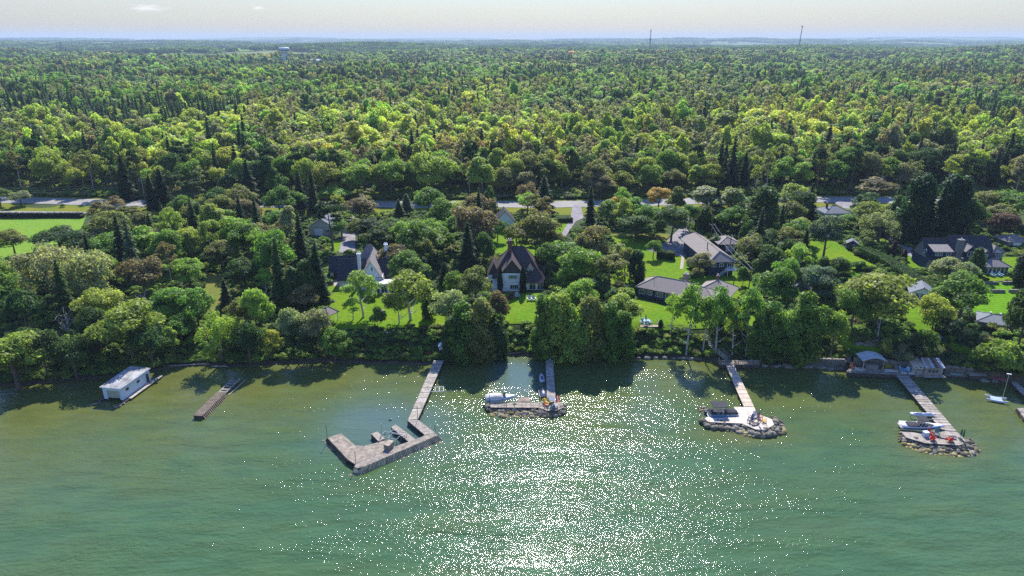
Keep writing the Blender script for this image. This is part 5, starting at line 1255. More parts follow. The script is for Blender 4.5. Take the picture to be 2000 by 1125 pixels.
for k_, (x, y_) in enumerate([(-.6, -1.6), (-.3, -1.9), (-.8, -2.1), (-.2, -1.3), (wd - .1, -1.7), (wd + .3, -1.2), (wd + .6, -1.9), (wd + .1, -2.3), (wd + .7, -.9), (wd + .5, -.2), (wd - .3, -2.2), (wd + .2, -.4)]):
    o = link('stone', STN[k_ % 6], t_, color=(1.3, 1.25, 1.15)); o.location = (x, y_, .12); o.scale = (.32, .28, .24)
# ---- ruined pier
a, b_ = P(386, 812, .8), P(462, 737, .8); dv = b_ - a; ang = math.atan2(dv.y, dv.x) - math.pi / 2; L = dv.length
t_ = thing('ruined_pier', 'dark weathered pier with missing boards and slatted side, left of the large crib pier', 'pier', (a.x, a.y, 0), ang)
MB().box((0, L * .28, .3), (1.7, L * .56, .8)).obj('crib_core', 'darkwood', t_)
mb = MB()
for i in range(int(L * .6 / .17)): mb.box((-.05, .1 + i * .17, .78 + rng.uniform(-.01, .01)), (1.9, .14, .06), rng.uniform(-.01, .01))
mb.obj('deck_boards', 'wood', t_, color=(.48, .43, .4), kind='stuff')
for i in range(17): MB().box((1.2, .35 + i * L * .56 / 17, .25), (.12, .2, 1.35), 0, 0, -R(32)).obj('slat', 'wood', t_, color=(.75, .68, .62))
for x in (-.85, .75): MB().box((x, L * .78, .5), (.2, L * .44, .22)).obj('side_beam', 'wood', t_)
for i in range(12):
    if i % 3 != 1: MB().box((0, L * .62 + i * .42, .64), (1.7, .22, .06), rng.uniform(-.2, .2)).obj('loose_board', 'wood', t_, color=(1, 1, 1))
for k_ in range(34):
    o = link('stone', STN[k_ % 6], t_, color=(1.1, 1.05, .95)); o.location = (rng.uniform(-.7, .7), L * rng.uniform(.68, 1.02), .3); s_ = rng.uniform(.14, .3); o.scale = (s_, s_, s_ * .8)
MB().box((1.6, L * .8, .12), (.14, L * .42, .12), -.05).obj('fallen_beam', 'woodnew', t_)
# ---- large crib pier
o_ = P(740, 880, 0); t_ = thing('crib_pier', 'large grey L-shaped timber crib pier with finger docks and slatted breakwater face', 'pier', o_)
z = .95
angw = math.atan2(*(P(830, 850, z) - P(717, 912, z)).yx)          # direction of the outer breakwater
walkway(t_, (847.5, 704), (796.5, 821), (867, 704), (816, 819.5), z, o_, 'wood', 12, (.95, 1.15))
deck(t_, [(796, 821.3), (816, 819.5), (850.5, 845), (830.5, 850)], z, o_, math.atan2(*(P(816, 819, z) - P(796, 821, z)).yx), 'wood', .17)
deck(t_, [(850.5, 845.5), (854, 850), (712, 910.5), (698, 914.5), (692, 911), (694, 907), (771, 872.5), (811, 858), (830, 850.5)], z + .01, o_, angw + R(76), 'wood', .2, color=(.95, .93, .9))
deck(t_, [(666, 846), (694, 870), (711, 871.3), (752, 860), (771, 872), (694, 906.5), (679, 897), (640, 855)], z - .03, o_, angw + R(4), 'wood', .2, color=(.95, .9, .85))
deck(t_, [(724.5, 847), (737.3, 843), (752.5, 857), (739.5, 862)], z, o_, angw, 'wood', .17, color=(1.15, 1.13, 1.08), th=.9)
deck(t_, [(763.7, 834), (773, 829), (811, 857.5), (798.5, 863)], z, o_, angw, 'wood', .17, color=(1.15, 1.13, 1.1), th=.9)
def slats(root, A0, A1, B0, B1, n_, z_up, w_=.17, mat='wood', col=(.75, .66, .56)):
    a0, a1 = P(*A0, z_up) - o_, P(*A1, z_up) - o_; b0, b1 = P(*B0, 0) - o_, P(*B1, 0) - o_
    for i in range(n_):
        f = (i + .5) / n_; u = a0.lerp(a1, f); v = b0.lerp(b1, f); v = v + (v - u) * .12; e = (a1 - a0).normalized() * w_ / 2; nn = (v - u).cross(e).normalized() * .07
        if nn.z < 0: nn = -nn
        vs = [u - e, u + e, v + e, v - e]; vs += [p - nn * 1.5 for p in vs]; vs = [p + nn * .5 for p in vs]
        t2 = rng.uniform(.75, 1.25); MB().add(vs, [(0, 1, 2, 3), (7, 6, 5, 4), (0, 4, 5, 1), (1, 5, 6, 2), (2, 6, 7, 3), (3, 7, 4, 0)]).obj('slat', mat, root, color=tuple(c * t2 for c in col))
    back = [a0, a1, b1 + (b1 - a1) * .1, b0 + (b0 - a0) * .1]; dn = Vector((0, 0, -.12)); MB().add([p + dn for p in back] + [p + dn * 3 for p in back], [(0, 1, 2, 3), (7, 6, 5, 4), (0, 4, 5, 1), (1, 5, 6, 2), (2, 6, 7, 3), (3, 7, 4, 0)]).obj('crib_backing', 'darkwood', root)
slats(t_, (854.5, 850.5), (712, 911), (865, 859), (706, 927), 52, z, .16, 'wood', (1.7, 1.5, 1.15))
slats(t_, (712, 911), (692, 911.5), (706, 927), (688, 922), 8, z, .2, 'wood', (1.7, 1.5, 1.15))
slats(t_, (640, 855.5), (679, 897.5), (636, 858), (674, 902), 24, z, .14, col=(.5, .46, .42))
for k_ in range(110):
    f = rng.uniform(); 
    if k_ < 78: p = P(862, 862, 0).lerp(P(690, 926, 0), f)
    else: p = P(635, 859, 0).lerp(P(680, 906, 0), f)
    o = link('stone', STN[k_ % 6], t_, color=(1.25, 1.05, .9)); o.location = p - o_ + Vector((rng.uniform(-.5, .5), rng.uniform(-.6, .1), -.05)); s_ = rng.uniform(.12, .3); o.scale = (s_ * 1.2, s_, s_ * .6)
def topbox(n, label, cat, px, py, z0, d, rz, mat, color=None, lid=None):
    p = P(px, py, z0); q = thing(n, label, cat, p, rz); MB().box((0, 0, d[2] / 2), d).obj('body', mat, q, color=color)
    MB().box((0, 0, d[2] + .03), (d[0] + .08, d[1] + .08, .07)).obj('lid', lid or mat, q, color=color and tuple(c * 1.3 for c in color)); return q
topbox('storage_box', 'grey wooden storage box on the crib pier beside the boat lift', 'storage box', 760, 874, z, (1.7, 1.1, .95), angw + R(20), 'wood', (.8, .75, .7))
def pole_on(px, pb, pt, z0, label, n='mooring_pole', mat='darkmetal', r_=.05):
    p = P(px, pb, z0); h_ = ztop(p.y, pt) - z0; q = thing(n, label, 'pole', p); MB().tube([(0, 0, -z0 - 1), (0, 0, h_)], r_, 6).obj('shaft', mat, q); MB().tube([(0, 0, h_), (0, 0, h_ + .12)], r_ * 1.8, 6).obj('cap', mat, q)
pole_on(639, 855, 831, z, 'thin pole at the left tip of the crib pier'); pole_on(746, 850, 829, z, 'thin pale pole beside the short finger dock', mat='metal'); pole_on(816, 820, 795, z, 'thin pole at the bend of the crib pier walkway'); pole_on(695, 905, 883, z, 'thin pole where crib pier decks meet')
pole_on(850, 845, 832, z, 'thin pole at the right corner of the crib pier')
def frame3(n, label, cat, px, py, z0, dims, rz, mat='metal', rails=3):
    p = P(px, py, z0); q = thing(n, label, cat, p, rz); L_, W_, H_ = dims
    for a_ in (-1, 1):
        MB().tube([(-L_ / 2, a_ * W_ / 2, H_), (L_ / 2, a_ * W_ / 2, H_)], .06, 5).obj('side_rail', mat, q)
        for b2 in (-1, 1): MB().tube([(b2 * L_ / 2, a_ * W_ / 2, -z0 - .6), (b2 * L_ / 2, a_ * W_ / 2, H_ + .05)], .06, 5).obj('leg', mat, q)
    for i in range(rails): x = -L_ / 2 + L_ * i / (rails - 1); MB().tube([(x, -W_ / 2, H_), (x, W_ / 2, H_)], .05, 5).obj('cross_bar', mat, q)
    return q
frame3('boat_lift', 'empty metal boat lift between the two finger docks', 'boat lift', 763, 857, .6, (3.4, 1.6, .7), angw - R(70)); frame3('boat_lift', 'narrow metal lift frame against the longer finger dock', 'boat lift', 779, 853, .6, (3.0, .8, .9), angw - R(70))
frame3('boat_ramp_frame', 'white rail frame in the water beside the crib pier walkway', 'frame', 854, 761, .35, (2.6, 1.9, .1), R(5), 'white', 4)
# swimming bird near the crib pier
p = P(762, 821, 0)
q = thing('duck', 'small dark duck swimming near the crib pier', 'duck', p, .4); MB().loft([[(x, r_ * math.cos(a), .08 + r_ * .7 * math.sin(a)) for a in np.linspace(0, 6.28, 8, endpoint=False)] for x, r_ in ((-.34, .03), (-.2, .12), (0, .16), (.18, .1), (.28, .03))]).obj('body', 'darkwood', q, True); MB().loft([[(x, .05 * math.cos(a) * s_, .26 + .06 * math.sin(a) * s_) for a in np.linspace(0, 6.28, 6, endpoint=False)] for x, s_ in ((.16, .4), (.22, 1), (.3, .9), (.4, .25))]).obj('head', 'white', q, True)
# ---- little shed, kayaks and barrels left of the centre shore
g_ = G(865, 690); q = thing('shed', 'little pale blue shed at the head of the crib pier walkway', 'shed', g_, R(8)); walls(q, -.85, .85, 0, 1.5, 1.9, 'paleblue', -.6); gable(q, -.85, .85, 0, 1.5, 1.9, 2.5, 'paleblue', 'paleblue', .12); MB().box((0, -.04, .95), (.8, .06, 1.8)).obj('door', 'white', q)
def boatform(L_, W_, D_, sheer=.12, n_=9, flat=False, sq=0.0):
    """closed hull, bow at +x"""
    rings = []
    for i in range(n_):
        f = i / (n_ - 1); w_ = W_ / 2 * (1 - abs(2 * f - 1) ** 2.4) if not sq else W_ / 2 * (1 - max(0, (f - sq) / (1 - sq)) ** 2.2)
        w_ = max(w_, .02); z_ = sheer * (2 * f - 1) ** 2 if not sq else sheer * f * f * 2; x = -L_ / 2 + L_ * f; dd = D_ * (.6 + .4 * min(1, w_ / (W_ / 2)))
        rings.append([(x, -w_, D_ + z_), (x, -w_ * .85, D_ - dd * .7 + z_), (x, 0, D_ - dd + z_), (x, w_ * .85, D_ - dd * .7 + z_), (x, w_, D_ + z_), (x, 0, D_ + z_ + (.1 if flat else .0))])
    return rings
def kayak(px, py, label, col, L_=4.2, rz=0.0, z0=None, n='kayak'):
    p = G(px, py) if z0 is None else P(px, py, z0); q = thing(n, label, n, p, rz); MB().loft(boatform(L_, .75, .32, .1, 9, True)).obj('hull', 'gelcoat', q, True, col)
    MB().loft([[(x, .2 * math.cos(a) * s_, .41 + .03 * math.sin(a)) for a in np.linspace(0, 6.28, 10, endpoint=False)] for x, s_ in ((-.45, .6), (-.2, 1), (.25, 1), (.5, .5))]).obj('cockpit', 'darkmetal', q, True); return q
kayak(801, 692, 'red kayak lying on the shore near the stacked barrels', (.55, .1, .07), 4.6, -.05); kayak(846, 692, 'second red kayak beside the little blue shed', (.6, .13, .08), 4.2, -.03)
kayak(1074, 698, 'pale blue upturned canoe lying across the centre dock', (.4, .7, .85), 4.6, math.pi / 2 - .03, .85, 'canoe')
kayak(1946, 741, 'red kayak at the foot of the small right-hand deck', (.55, .1, .1), 4.4, -.45)
q = kayak(1874, 733, 'turquoise rowing boat pulled up on the gravel beach', (.28, .5, .48), 4.2, -.05, None, 'rowing_boat')
for px, py, c, lb in ((775, 690, (.06, .09, .3), 'blue barrel on the shore by the red kayaks'), (783, 690, (.06, .09, .3), 'second blue barrel on the shore by the red kayaks'), (770, 689, (.5, .05, .06), 'red barrel at the left end of the shore clutter')):
    g_ = G(px, py); q = thing('barrel', lb, 'barrel', g_); MB().tube([(0, 0, 0), (0, 0, .25), (0, 0, .6), (0, 0, .9)], [.27, .31, .31, .27], 12).obj('body', 'paint', q, True, c); MB().tube([(0, 0, .9), (0, 0, .94)], .28, 12).obj('lid', 'paint', q, color=tuple(v * .6 for v in c))
# ---- chairs, tables, umbrellas
def make_chair():
    t_ = thing('adirondack_chair', 'x', 'chair', (0, 0, -50)); c = (1, 1, 1)
    mb = MB()
    for i in range(4): mb.box((0, -.26 + i * .15, .36 - i * .035), (.56, .13, .03), 0, -.22)
    mb.obj('seat', 'paint', t_); 
    bk = MB()
    for i in range(5): bk.box((-.24 + i * .12, .34, .66 - abs(i - 2) * .025), (.1, .03, .8 - abs(i - 2) * .05), 0, -.38)
    bk.obj('backrest', 'paint', t_)
    for s_ in (-1, 1): MB().box((s_ * .36, -.02, .56), (.14, .74, .035)).obj('armrest', 'paint', t_); MB().box((s_ * .32, -.32, .27), (.06, .09, .56)).obj('leg', 'paint', t_); MB().box((s_ * .3, .24, .22), (.05, .8, .1), 0, -.35).obj('leg', 'paint', t_)
    return t_
CH = make_chair(); first = [True]
def chair(px, py, z0, col, rz, label, group=None, s_=1.15):
    p = P(px, py, z0) if z0 is not None else G(px, py)
    if first[0]:
        first[0] = False; c_ = CH; c_.location = p; c_.rotation_euler = (0, 0, rz); c_['label'] = label
        for ch in c_.children: ch.color = (*col, 1)
        if group: c_['group'] = group
    else: c_ = copy_tree(CH, p, rz, label, group, None, col)
    if 'group' in c_ and not group: del c_['group']
    c_.scale = (s_, s_, s_)
def umbrella(px, pb, pt, z0, col, label, open_=False):
    p = P(px, pb, z0); h_ = ztop(p.y, pt) - z0; q = thing('parasol', label, 'parasol', p); MB().tube([(0, 0, 0), (0, 0, h_)], .03, 6).obj('pole', 'metal', q); MB().box((0, 0, .06), (.6, .6, .12)).obj('base', 'darkmetal', q)
    rg = ((h_ * .98, .04), (h_ * .8, 1.3), (h_ * .74, 1.42)) if open_ else ((h_ * .35, .1), (h_ * .45, .17), (h_ * .75, .13), (h_ * .98, .03)); MB().loft([[(r_ * math.cos(a), r_ * math.sin(a), zz) for a in np.linspace(0, 6.28, 9)[:-1]] for zz, r_ in rg]).obj('canopy', 'paint', q, color=col)
def table(px, py, z0, label, d=(1.1, .7, .45), mat='wood', rz=0.0, col=(1, 1, 1)):
    p = P(px, py, z0) if z0 is not None else G(px, py); q = thing('table', label, 'table', p, rz); MB().box((0, 0, d[2]), (d[0], d[1], .05)).obj('tabletop', mat, q, color=col)
    for a_ in (-1, 1):
        for b2 in (-1, 1): MB().box((a_ * (d[0] / 2 - .06), b2 * (d[1] / 2 - .06), d[2] / 2), (.06, .06, d[2])).obj('leg', mat, q, color=col)
def rail(root, pts_, z0, o_, h_=1.0, n_=None, mat='darkmetal', r_=.035, balus=False):
    w = [P(a, b_, z0) - o_ for a, b_ in pts_]
    for a, b_ in zip(w[:-1], w[1:]):
        L_ = (b_ - a).length; k_ = n_ or max(1, int(L_ / 1.6))
        for i in range(k_ + 1): p = a.lerp(b_, i / k_); MB().tube([p, p + Vector((0, 0, h_))], r_ * 1.3, 5).obj('railing_post', mat, root)
        for hh in ((h_, h_ * .5) if not balus else (h_, .12)): MB().tube([a + Vector((0, 0, hh)), b_ + Vector((0, 0, hh))], r_, 4).obj('handrail', mat, root)
        if balus:
            mb = MB()
            for i in range(int(L_ / .22)): p = a.lerp(b_, i * .22 / L_); mb.box(p + Vector((0, 0, h_ * .55)), (.05, .05, h_ * .85))
            mb.obj('baluster', mat, root, kind='stuff')
# ---- centre dock
o_ = P(1030, 790, 0); t_ = thing('dock', 'grey centre dock with pipe railing and long deck above boulders', 'dock', o_); z = .85
walkway(t_, (1065.3, 690), (1068.5, 786), (1079.5, 690), (1085.5, 786), z, o_, 'wood', 10, (.95, 1.2))
deck(t_, [(953, 787), (958, 784.5), (1068, 786.3), (1085.5, 786.3), (1099, 785), (1101, 795), (1088, 802), (1069, 802), (1053, 796), (959, 795.5), (953, 791)], z + .01, o_, math.pi / 2, 'wood', .17, color=(1.2, 1.17, 1.12), th=.7)
deck(t_, [(1013, 776.3), (1034, 776.3), (1036, 784.5), (1010, 784.5)], z - .2, o_, 0, 'wood', .16, color=(.95, .85, .8))
rail(t_, [(957, 794.5), (1053, 795.5), (1069, 801.5), (1088, 801.5), (1101, 795)], z, o_)
for i in range(1, 13): a = P(958 + i * 7.6, 787, z) - o_; b2 = P(958 + i * 7.6, 794, z) - o_; MB().tube([a, b2 + Vector((0, 0, 0))], .03, 4).obj('deck_seam', 'darkmetal', t_)
q = thing('rock_pile', 'boulders heaped along the front of the centre dock', 'rock pile', o_)
stones(q, [(951, 789), (958, 796), (1053, 798), (1070, 804), (1088, 804), (1103, 797), (1106, 806), (1092, 814), (1000, 815), (962, 812), (950, 800)], 210, .34, .62, .75, o_, edgepts([(956, 797), (1053, 798), (1070, 804), (1088, 804), (1102, 797)]))
def motorboat(px, py, z0, L_, rz, label, hull=(1, 1, 1), side=None):
    p = P(px, py, z0); q = thing('motorboat', label, 'motorboat', p, rz); rg = boatform(L_, 2.3, .95, .18, 11, False, .35); MB().loft(rg).obj('hull', 'gelcoat', q, True, hull)
    if side:
        for s_ in (-1, 1):
            mb = MB(); vs = []
            for i in range(10):
                r_ = rg[i]; a, b2 = Vector(r_[0 if s_ < 0 else 4]), Vector(r_[1 if s_ < 0 else 3]); off = Vector((0, s_ * .025, 0)); vs += [a.lerp(b2, .12) + off, a.lerp(b2, .7) + off]
            mb.add(vs, [(2 * i, 2 * i + 1, 2 * i + 3, 2 * i + 2) for i in range(9)]); mb.obj('hull_stripe', 'gelcoat', q, True, side)
    return q
q = motorboat(978, 783, .5, 6.2, R(3), 'white motorboat under a cream cover moored behind the centre dock', (.9, .92, .95), (.35, .5, .68))
MB().loft([[(x, w_ * math.cos(a), 1.0 + hh * math.sin(a)) for a in np.linspace(0, math.pi, 9)] for x, w_, hh in ((-3.0, .95, .15), (-2.6, 1.05, .5), (-1.1, 1.05, .75), (.1, 1.0, .7), (.3, .95, .25))]).obj('boat_cover', 'paint', q, True, (.78, .7, .6))
MB().box((-3.3, 0, .7), (.4, .5, .8)).obj('outboard_motor', 'darkmetal', q); MB().box((.75, 0, 1.25), (.5, 1.3, .4), 0, 0, -.5).obj('windscreen', 'glass', q)
def jetski(px, py, rz, label, c1, c2):
    p = P(px, py, 0.05); q = thing('jet_ski', label, 'jet ski', p, rz); MB().loft(boatform(3.2, 1.15, .5, .12, 9, True, .4)).obj('hull', 'gelcoat', q, True, c1)
    MB().loft([[(x, w_ * math.cos(a), .5 + hh * math.sin(a)) for a in np.linspace(0, math.pi, 7)] for x, w_, hh in ((-1.2, .25, .2), (-.7, .28, .42), (.1, .3, .4), (.2, .3, .3))]).obj('seat', 'gelcoat', q, True, c2)
    MB().loft([[(x, w_ * math.cos(a), .5 + hh * math.sin(a)) for a in np.linspace(0, math.pi, 7)] for x, w_, hh in ((.25, .3, .55), (.7, .36, .35), (1.35, .1, .15))]).obj('bow_cowl', 'gelcoat', q, True, c1); MB().tube([(.25, -.4, 1.1), (.35, 0, 1.12), (.25, .4, 1.1)], .035, 5).obj('handlebar', 'darkmetal', q)
jetski(1058, 741, R(92), 'white and purple-grey jet ski beside the upper centre dock', (.75, .73, .8), (.1, .08, .12)); 
q0 = jetski(1061, 770, R(92), 'dark jet ski with white striped cover by the railing end', (.12, .13, .2), (.8, .82, .85))
frame3('jet_ski_lift', 'small metal lift frame around the dark jet ski', 'boat lift', 1061, 771, .2, (2.6, 1.7, .35), R(92))
Z = z
chair(1065, 786, Z, (.8, .6, .05), 2.4, 'yellow chair at the bend of the centre dock'); chair(1068, 793, Z, (.75, .28, .1), 1.4, 'orange chair at the front rail of the centre dock'); chair(1071, 789, Z, (.75, .6, .1), .4, 'second yellow chair next to the orange chair')
table(1077, 785, Z, 'small table with dark blue top at the end of the centre walkway', (1.0, 1.5, .7), 'paint', 0, (.06, .12, .25)); chair(1078, 800, Z, (.1, .2, .3), 3.1, 'dark blue chair in the corner of the centre deck'); chair(1084, 797, Z, (.45, .5, .55), 2.5, 'pale grey chair in the corner of the centre deck')
kayak(1089.5, 783, 'dark red kayak standing in the rack right of the centre dock', (.3, .03, .05), 3.4, math.pi / 2, .4)
pole_on(956, 788, 772, z, 'short black post at the left end of the centre deck'); pole_on(981, 786, 770, z, 'short black post beside the moored white motorboat')
# ---- tan dock
o_ = P(1450, 820, 0); t_ = thing('dock', 'new tan wooden dock widening to a pointed pale deck ringed by boulders', 'dock', o_); z = .95
walkway(t_, (1416.5, 711), (1453, 794.3), (1433, 711), (1473, 794.3), z, o_, 'woodnew', 11, (1.0, 1.2))
deck(t_, [(1433, 794.6), (1473, 794.8), (1478.4, 808), (1486, 810.6), (1507, 818.7), (1512, 829), (1495.5, 839), (1476, 838.4), (1449.6, 827), (1384.5, 824), (1376.5, 818.5), (1379, 814.5), (1387, 814.6), (1390, 816.5), (1441, 815)], z + .01, o_, math.pi / 2 + .1, 'woodnew', .17, color=(1.45, 1.52, 1.62), th=.6)
q = thing('rock_pile', 'dark boulders ringing the pointed pale deck of the tan dock', 'rock pile', o_)
ed = [(1374, 822), (1384, 829), (1450, 833), (1476, 844), (1497, 845), (1515, 834), (1508, 819)]
stones(q, [(1372, 821), (1384, 827), (1450, 831), (1476, 843), (1497, 843), (1514, 832), (1506, 818), (1522, 824), (1534, 838), (1530, 847), (1500, 855), (1470, 854), (1420, 842), (1384, 836), (1370, 828)], 190, .34, .66, .75, o_, edgepts(ed)); stones(q, [(1366, 798), (1380, 796), (1384, 808), (1368, 808)], 14, .3, .5, .3, o_)
# pontoon boat
p = P(1411, 814, .1); q = thing('pontoon_boat', 'pontoon boat with black canopy and covers moored at the tan dock', 'pontoon boat', p, R(0))
for s_ in (-1, 1): MB().tube([(-3.0, s_ * .85, .1), (2.5, s_ * .85, .1), (3.0, s_ * .85, .22)], [.3, .3, .08], 10).obj('pontoon', 'metal', q, True)
MB().box((-.1, 0, .45), (6.0, 2.4, .12)).obj('deck', 'metal', q)
for s_ in (-1, 1): MB().box((0, s_ * 1.17, .8), (5.5, .05, .62)).obj('side_fence', 'gelcoat', q, color=(.22, .42, .62)); MB().box((0, s_ * 1.2, 1.1), (5.5, .04, .05)).obj('fence_rail', 'metal', q)
MB().box((-2.75, 0, .8), (.05, 2.3, .62)).obj('side_fence', 'gelcoat', q, color=(.3, .32, .35)); MB().loft([[(x, w_ * math.cos(a), 1.08 + hh * math.sin(a)) for a in np.linspace(0, math.pi, 9)] for x, w_, hh in ((.6, 1.1, .1), (.8, 1.15, .55), (2.2, 1.1, .5), (2.8, .8, .15))]).obj('front_cover', 'canvas', q, True)
MB().loft([[(x, w_ * math.cos(a), 1.08 + hh * math.sin(a)) for a in np.linspace(0, math.pi, 9)] for x, w_, hh in ((-2.8, 1.0, .1), (-2.5, 1.15, .45), (-2.1, 1.1, .5), (-1.9, 1, .1))]).obj('rear_cover', 'canvas', q, True)
MB().box((-.9, 0, 2.75), (3.0, 2.4, .1)).obj('canopy', 'canvas', q); MB().box((-.9, 0, 1.0), (2.3, 2.1, .5)).obj('seating', 'canvas', q)
for s_ in (-1, 1):
    for x0_, x1_ in ((-1.6, -2.2), (-1.4, -.4), (-.4, .4), (.3, -.2)): MB().tube([(x0_ * .6 - .3, s_ * 1.12, 1.1), (x1_ * .8 - .4, s_ * 1.12, 2.7)], .03, 4).obj('canopy_strut', 'white', q)
MB().box((-3.4, 0, .8), (.45, .4, .9)).obj('outboard_motor', 'darkmetal', q); Z = z + .01
chair(1464.5, 826, Z, (.16, .17, .2), -1.3, 'dark grey chair nearest the boulders on the tan dock deck'); chair(1467, 820, Z, (.2, .26, .34), -1.0, 'slate blue chair behind the dark grey chair on the tan dock'); chair(1474, 815.5, Z, (.5, .6, .68), -.2, 'pale grey chair behind the closed parasol on the tan dock'); chair(1483.5, 818.5, Z, (.6, .14, .12), .6, 'red chair beside the closed parasol on the tan dock'); chair(1492, 824.5, Z, (.8, .5, .06), 1.3, 'yellow chair on the right of the tan dock deck')
umbrella(1480.5, 827, 801, Z, (.2, .27, .4), 'closed blue-grey parasol on the tan dock'); table(1476, 829, Z, 'low dark table in front of the parasol on the tan dock', (1.0, .6, .35), 'paint', .2, (.1, .09, .1))
# shore deck of the tan dock
o_ = P(1440, 710, 0); t_ = thing('shore_deck', 'wooden shore deck with white balustrade at the head of the tan dock', 'deck', o_); z = 1.1
deck(t_, [(1403, 704), (1484, 704), (1484, 712), (1404, 712)], z, o_, 0, 'wood', .17, th=1.0, color=(.8, .72, .65)); rail(t_, [(1433.5, 712), (1484, 712), (1484, 704)], z, o_, .95, 6, 'wood', .05, True); rail(t_, [(1404, 704), (1404, 712), (1416, 712)], z, o_, .95, 2, 'wood', .05, True)
g_ = G(1481, 700); q = thing('hot_tub_shelter', 'dark timber shelter with slatted roof over a covered hot tub', 'shelter', (g_.x, g_.y, 1.2)); 
for a_ in (-1, 1):
    for b2 in (0, 2.6): MB().box((a_ * 1.7, b2 - .2, 1.0), (.14, .14, 2.9)).obj('post', 'wood', q)
for i in range(7): MB().box((0, .4 + i * .36, 2.55 + i * .05), (3.8, .26, .07)).obj('roof_slat', 'wood', q, color=(.8, .75, .7))
MB().tube([(0, .7, 0), (0, .7, .75), (0, .7, .9)], [1.15, 1.15, 1.05], 14).obj('hot_tub', 'stonewall', q); MB().box((0, 2.6, .9), (3.6, .1, 2.2)).obj('back_wall', 'darkwood', q); MB().box((0, .2, -.4), (4.4, 3.6, .7)).obj('platform', 'wood', q, color=(.8, .75, .7))
MB().tube([(0, .7, .9), (0, .7, .98)], [1.08, .7], 14).obj('tub_cover', 'canvas', q)
# ---- grey dock on the right
o_ = P(1830, 840, 0); t_ = thing('dock', 'long grey sectional dock ending in a triangular deck with red chairs', 'dock', o_); z = .95
walkway(t_, (1746, 728), (1840, 841), (1770, 728), (1869, 843), z, o_, 'wood', 24, (.8, 1.3))
deck(t_, [(1760, 843), (1785, 844.5), (1803, 848.5), (1834, 847.5), (1840, 841.5), (1869, 843.5), (1887, 861), (1881, 867), (1873, 869.5), (1806, 865), (1769, 854)], z + .01, o_, math.pi / 2 - .35, 'wood', .17, color=(1.15, 1.15, 1.15), th=.6)
q = thing('rock_pile', 'yellowish boulders around the triangular deck of the grey dock', 'rock pile', o_)
stones(q, [(1757, 848), (1768, 857), (1806, 868), (1873, 873), (1884, 869), (1890, 861), (1902, 868), (1914, 880), (1908, 890), (1880, 893), (1820, 888), (1775, 876), (1754, 862)], 210, .32, .6, .75, o_, edgepts([(1760, 850), (1769, 858), (1806, 869), (1873, 874), (1884, 870), (1891, 862)]))
q = motorboat(1800, 839, .45, 7.6, R(-8), 'white wakeboard boat with dark cockpit covers and black bimini at the grey dock', (.85, .86, .88), (.1, .2, .35))
MB().loft([[(x, w_ * math.cos(a), 1.0 + hh * math.sin(a)) for a in np.linspace(0, math.pi, 9)] for x, w_, hh in ((-2.9, .8, .08), (-2.4, 1.0, .22), (-.9, 1.0, .22), (-.7, .9, .05))]).obj('cockpit_cover', 'canvas', q, True); MB().loft([[(x, w_ * math.cos(a), 1.0 + hh * math.sin(a)) for a in np.linspace(0, math.pi, 9)] for x, w_, hh in ((.8, .9, .08), (1.2, .85, .2), (2.2, .5, .15), (2.6, .2, .05))]).obj('bow_cover', 'canvas', q, True)
MB().box((-.2, 0, 2.35), (1.9, 1.9, .1), 0, 0, .1).obj('bimini', 'canvas', q); MB().box((0, 0, 1.12), (1.3, 1.7, .35)).obj('helm_seats', 'darkmetal', q)
for s_ in (-1, 1):
    for x0_, x1_ in ((-.8, -.2), (-.2, .3), (.5, -.1)): MB().tube([(x0_, s_ * .95, 1.05), (x1_, s_ * .9, 2.3)], .03, 4).obj('bimini_strut', 'white', q)
MB().box((-3.9, 0, .6), (.6, 1.7, .08)).obj('swim_platform', 'wood', q); MB().box((-3.9, 0, .25), (.4, .4, .6)).obj('outdrive', 'darkmetal', q)
q = thing('jet_ski_lift', 'white jet skis side by side on a metal lift beside the grey dock', 'boat lift', P(1804, 815, .7), R(-6))
for i in range(3): MB().tube([(-2 + i * 2, -.9, -1.5), (-2 + i * 2, -.9, .2)], .06, 5).obj('leg', 'metal', q); MB().tube([(-2 + i * 2, .9, -1.5), (-2 + i * 2, .9, .2)], .06, 5).obj('leg', 'metal', q)
for s_ in (-1, 1): MB().tube([(-2.2, s_ * .9, .1), (2.2, s_ * .9, .1)], .06, 5).obj('side_rail', 'metal', q)
for px, py, lb in ((1793, 812, 'white jet ski on the lift, the one farther from the grey dock'), (1813, 813, 'white jet ski on the lift, the one nearer the grey dock')):
    p = P(px, py, .85); q = thing('jet_ski', lb, 'jet ski', p, R(-6)); MB().loft(boatform(2.7, 1.0, .45, .1, 9, True, .4)).obj('hull', 'gelcoat', q, True, (.8, .82, .85)); MB().loft([[(x, w_ * math.cos(a), .45 + hh * math.sin(a)) for a in np.linspace(0, math.pi, 7)] for x, w_, hh in ((-1.0, .2, .1), (-.5, .26, .3), (.3, .3, .35), (1.0, .1, .1))]).obj('seat', 'gelcoat', q, True, (.55, .57, .62))
Z = z + .01
chair(1817, 849.5, Z, (.65, .04, .03), .5, 'red chair beside the moored wakeboard boat'); chair(1821, 860, Z, (.65, .04, .03), 2.6, 'red chair at the middle front edge of the grey dock deck'); chair(1854, 862, Z, (.65, .04, .03), 3.3, 'red chair nearest the green parasols on the grey dock'); chair(1828, 849, Z, (.15, .3, .3), -.6, 'teal folding chair by the dock notch')
topbox('cooler', 'pale blue cooler box next to the red chair by the boat', 'cooler', 1807, 852, Z, (.9, .7, .9), .2, 'gelcoat', (.6, .75, .88)); umbrella(1875, 857, 837, Z, (.03, .12, .09), 'closed dark green parasol on the grey dock'); umbrella(1879, 862, 838, Z, (.05, .14, .07), 'slim closed green parasol at the outer corner of the grey dock')
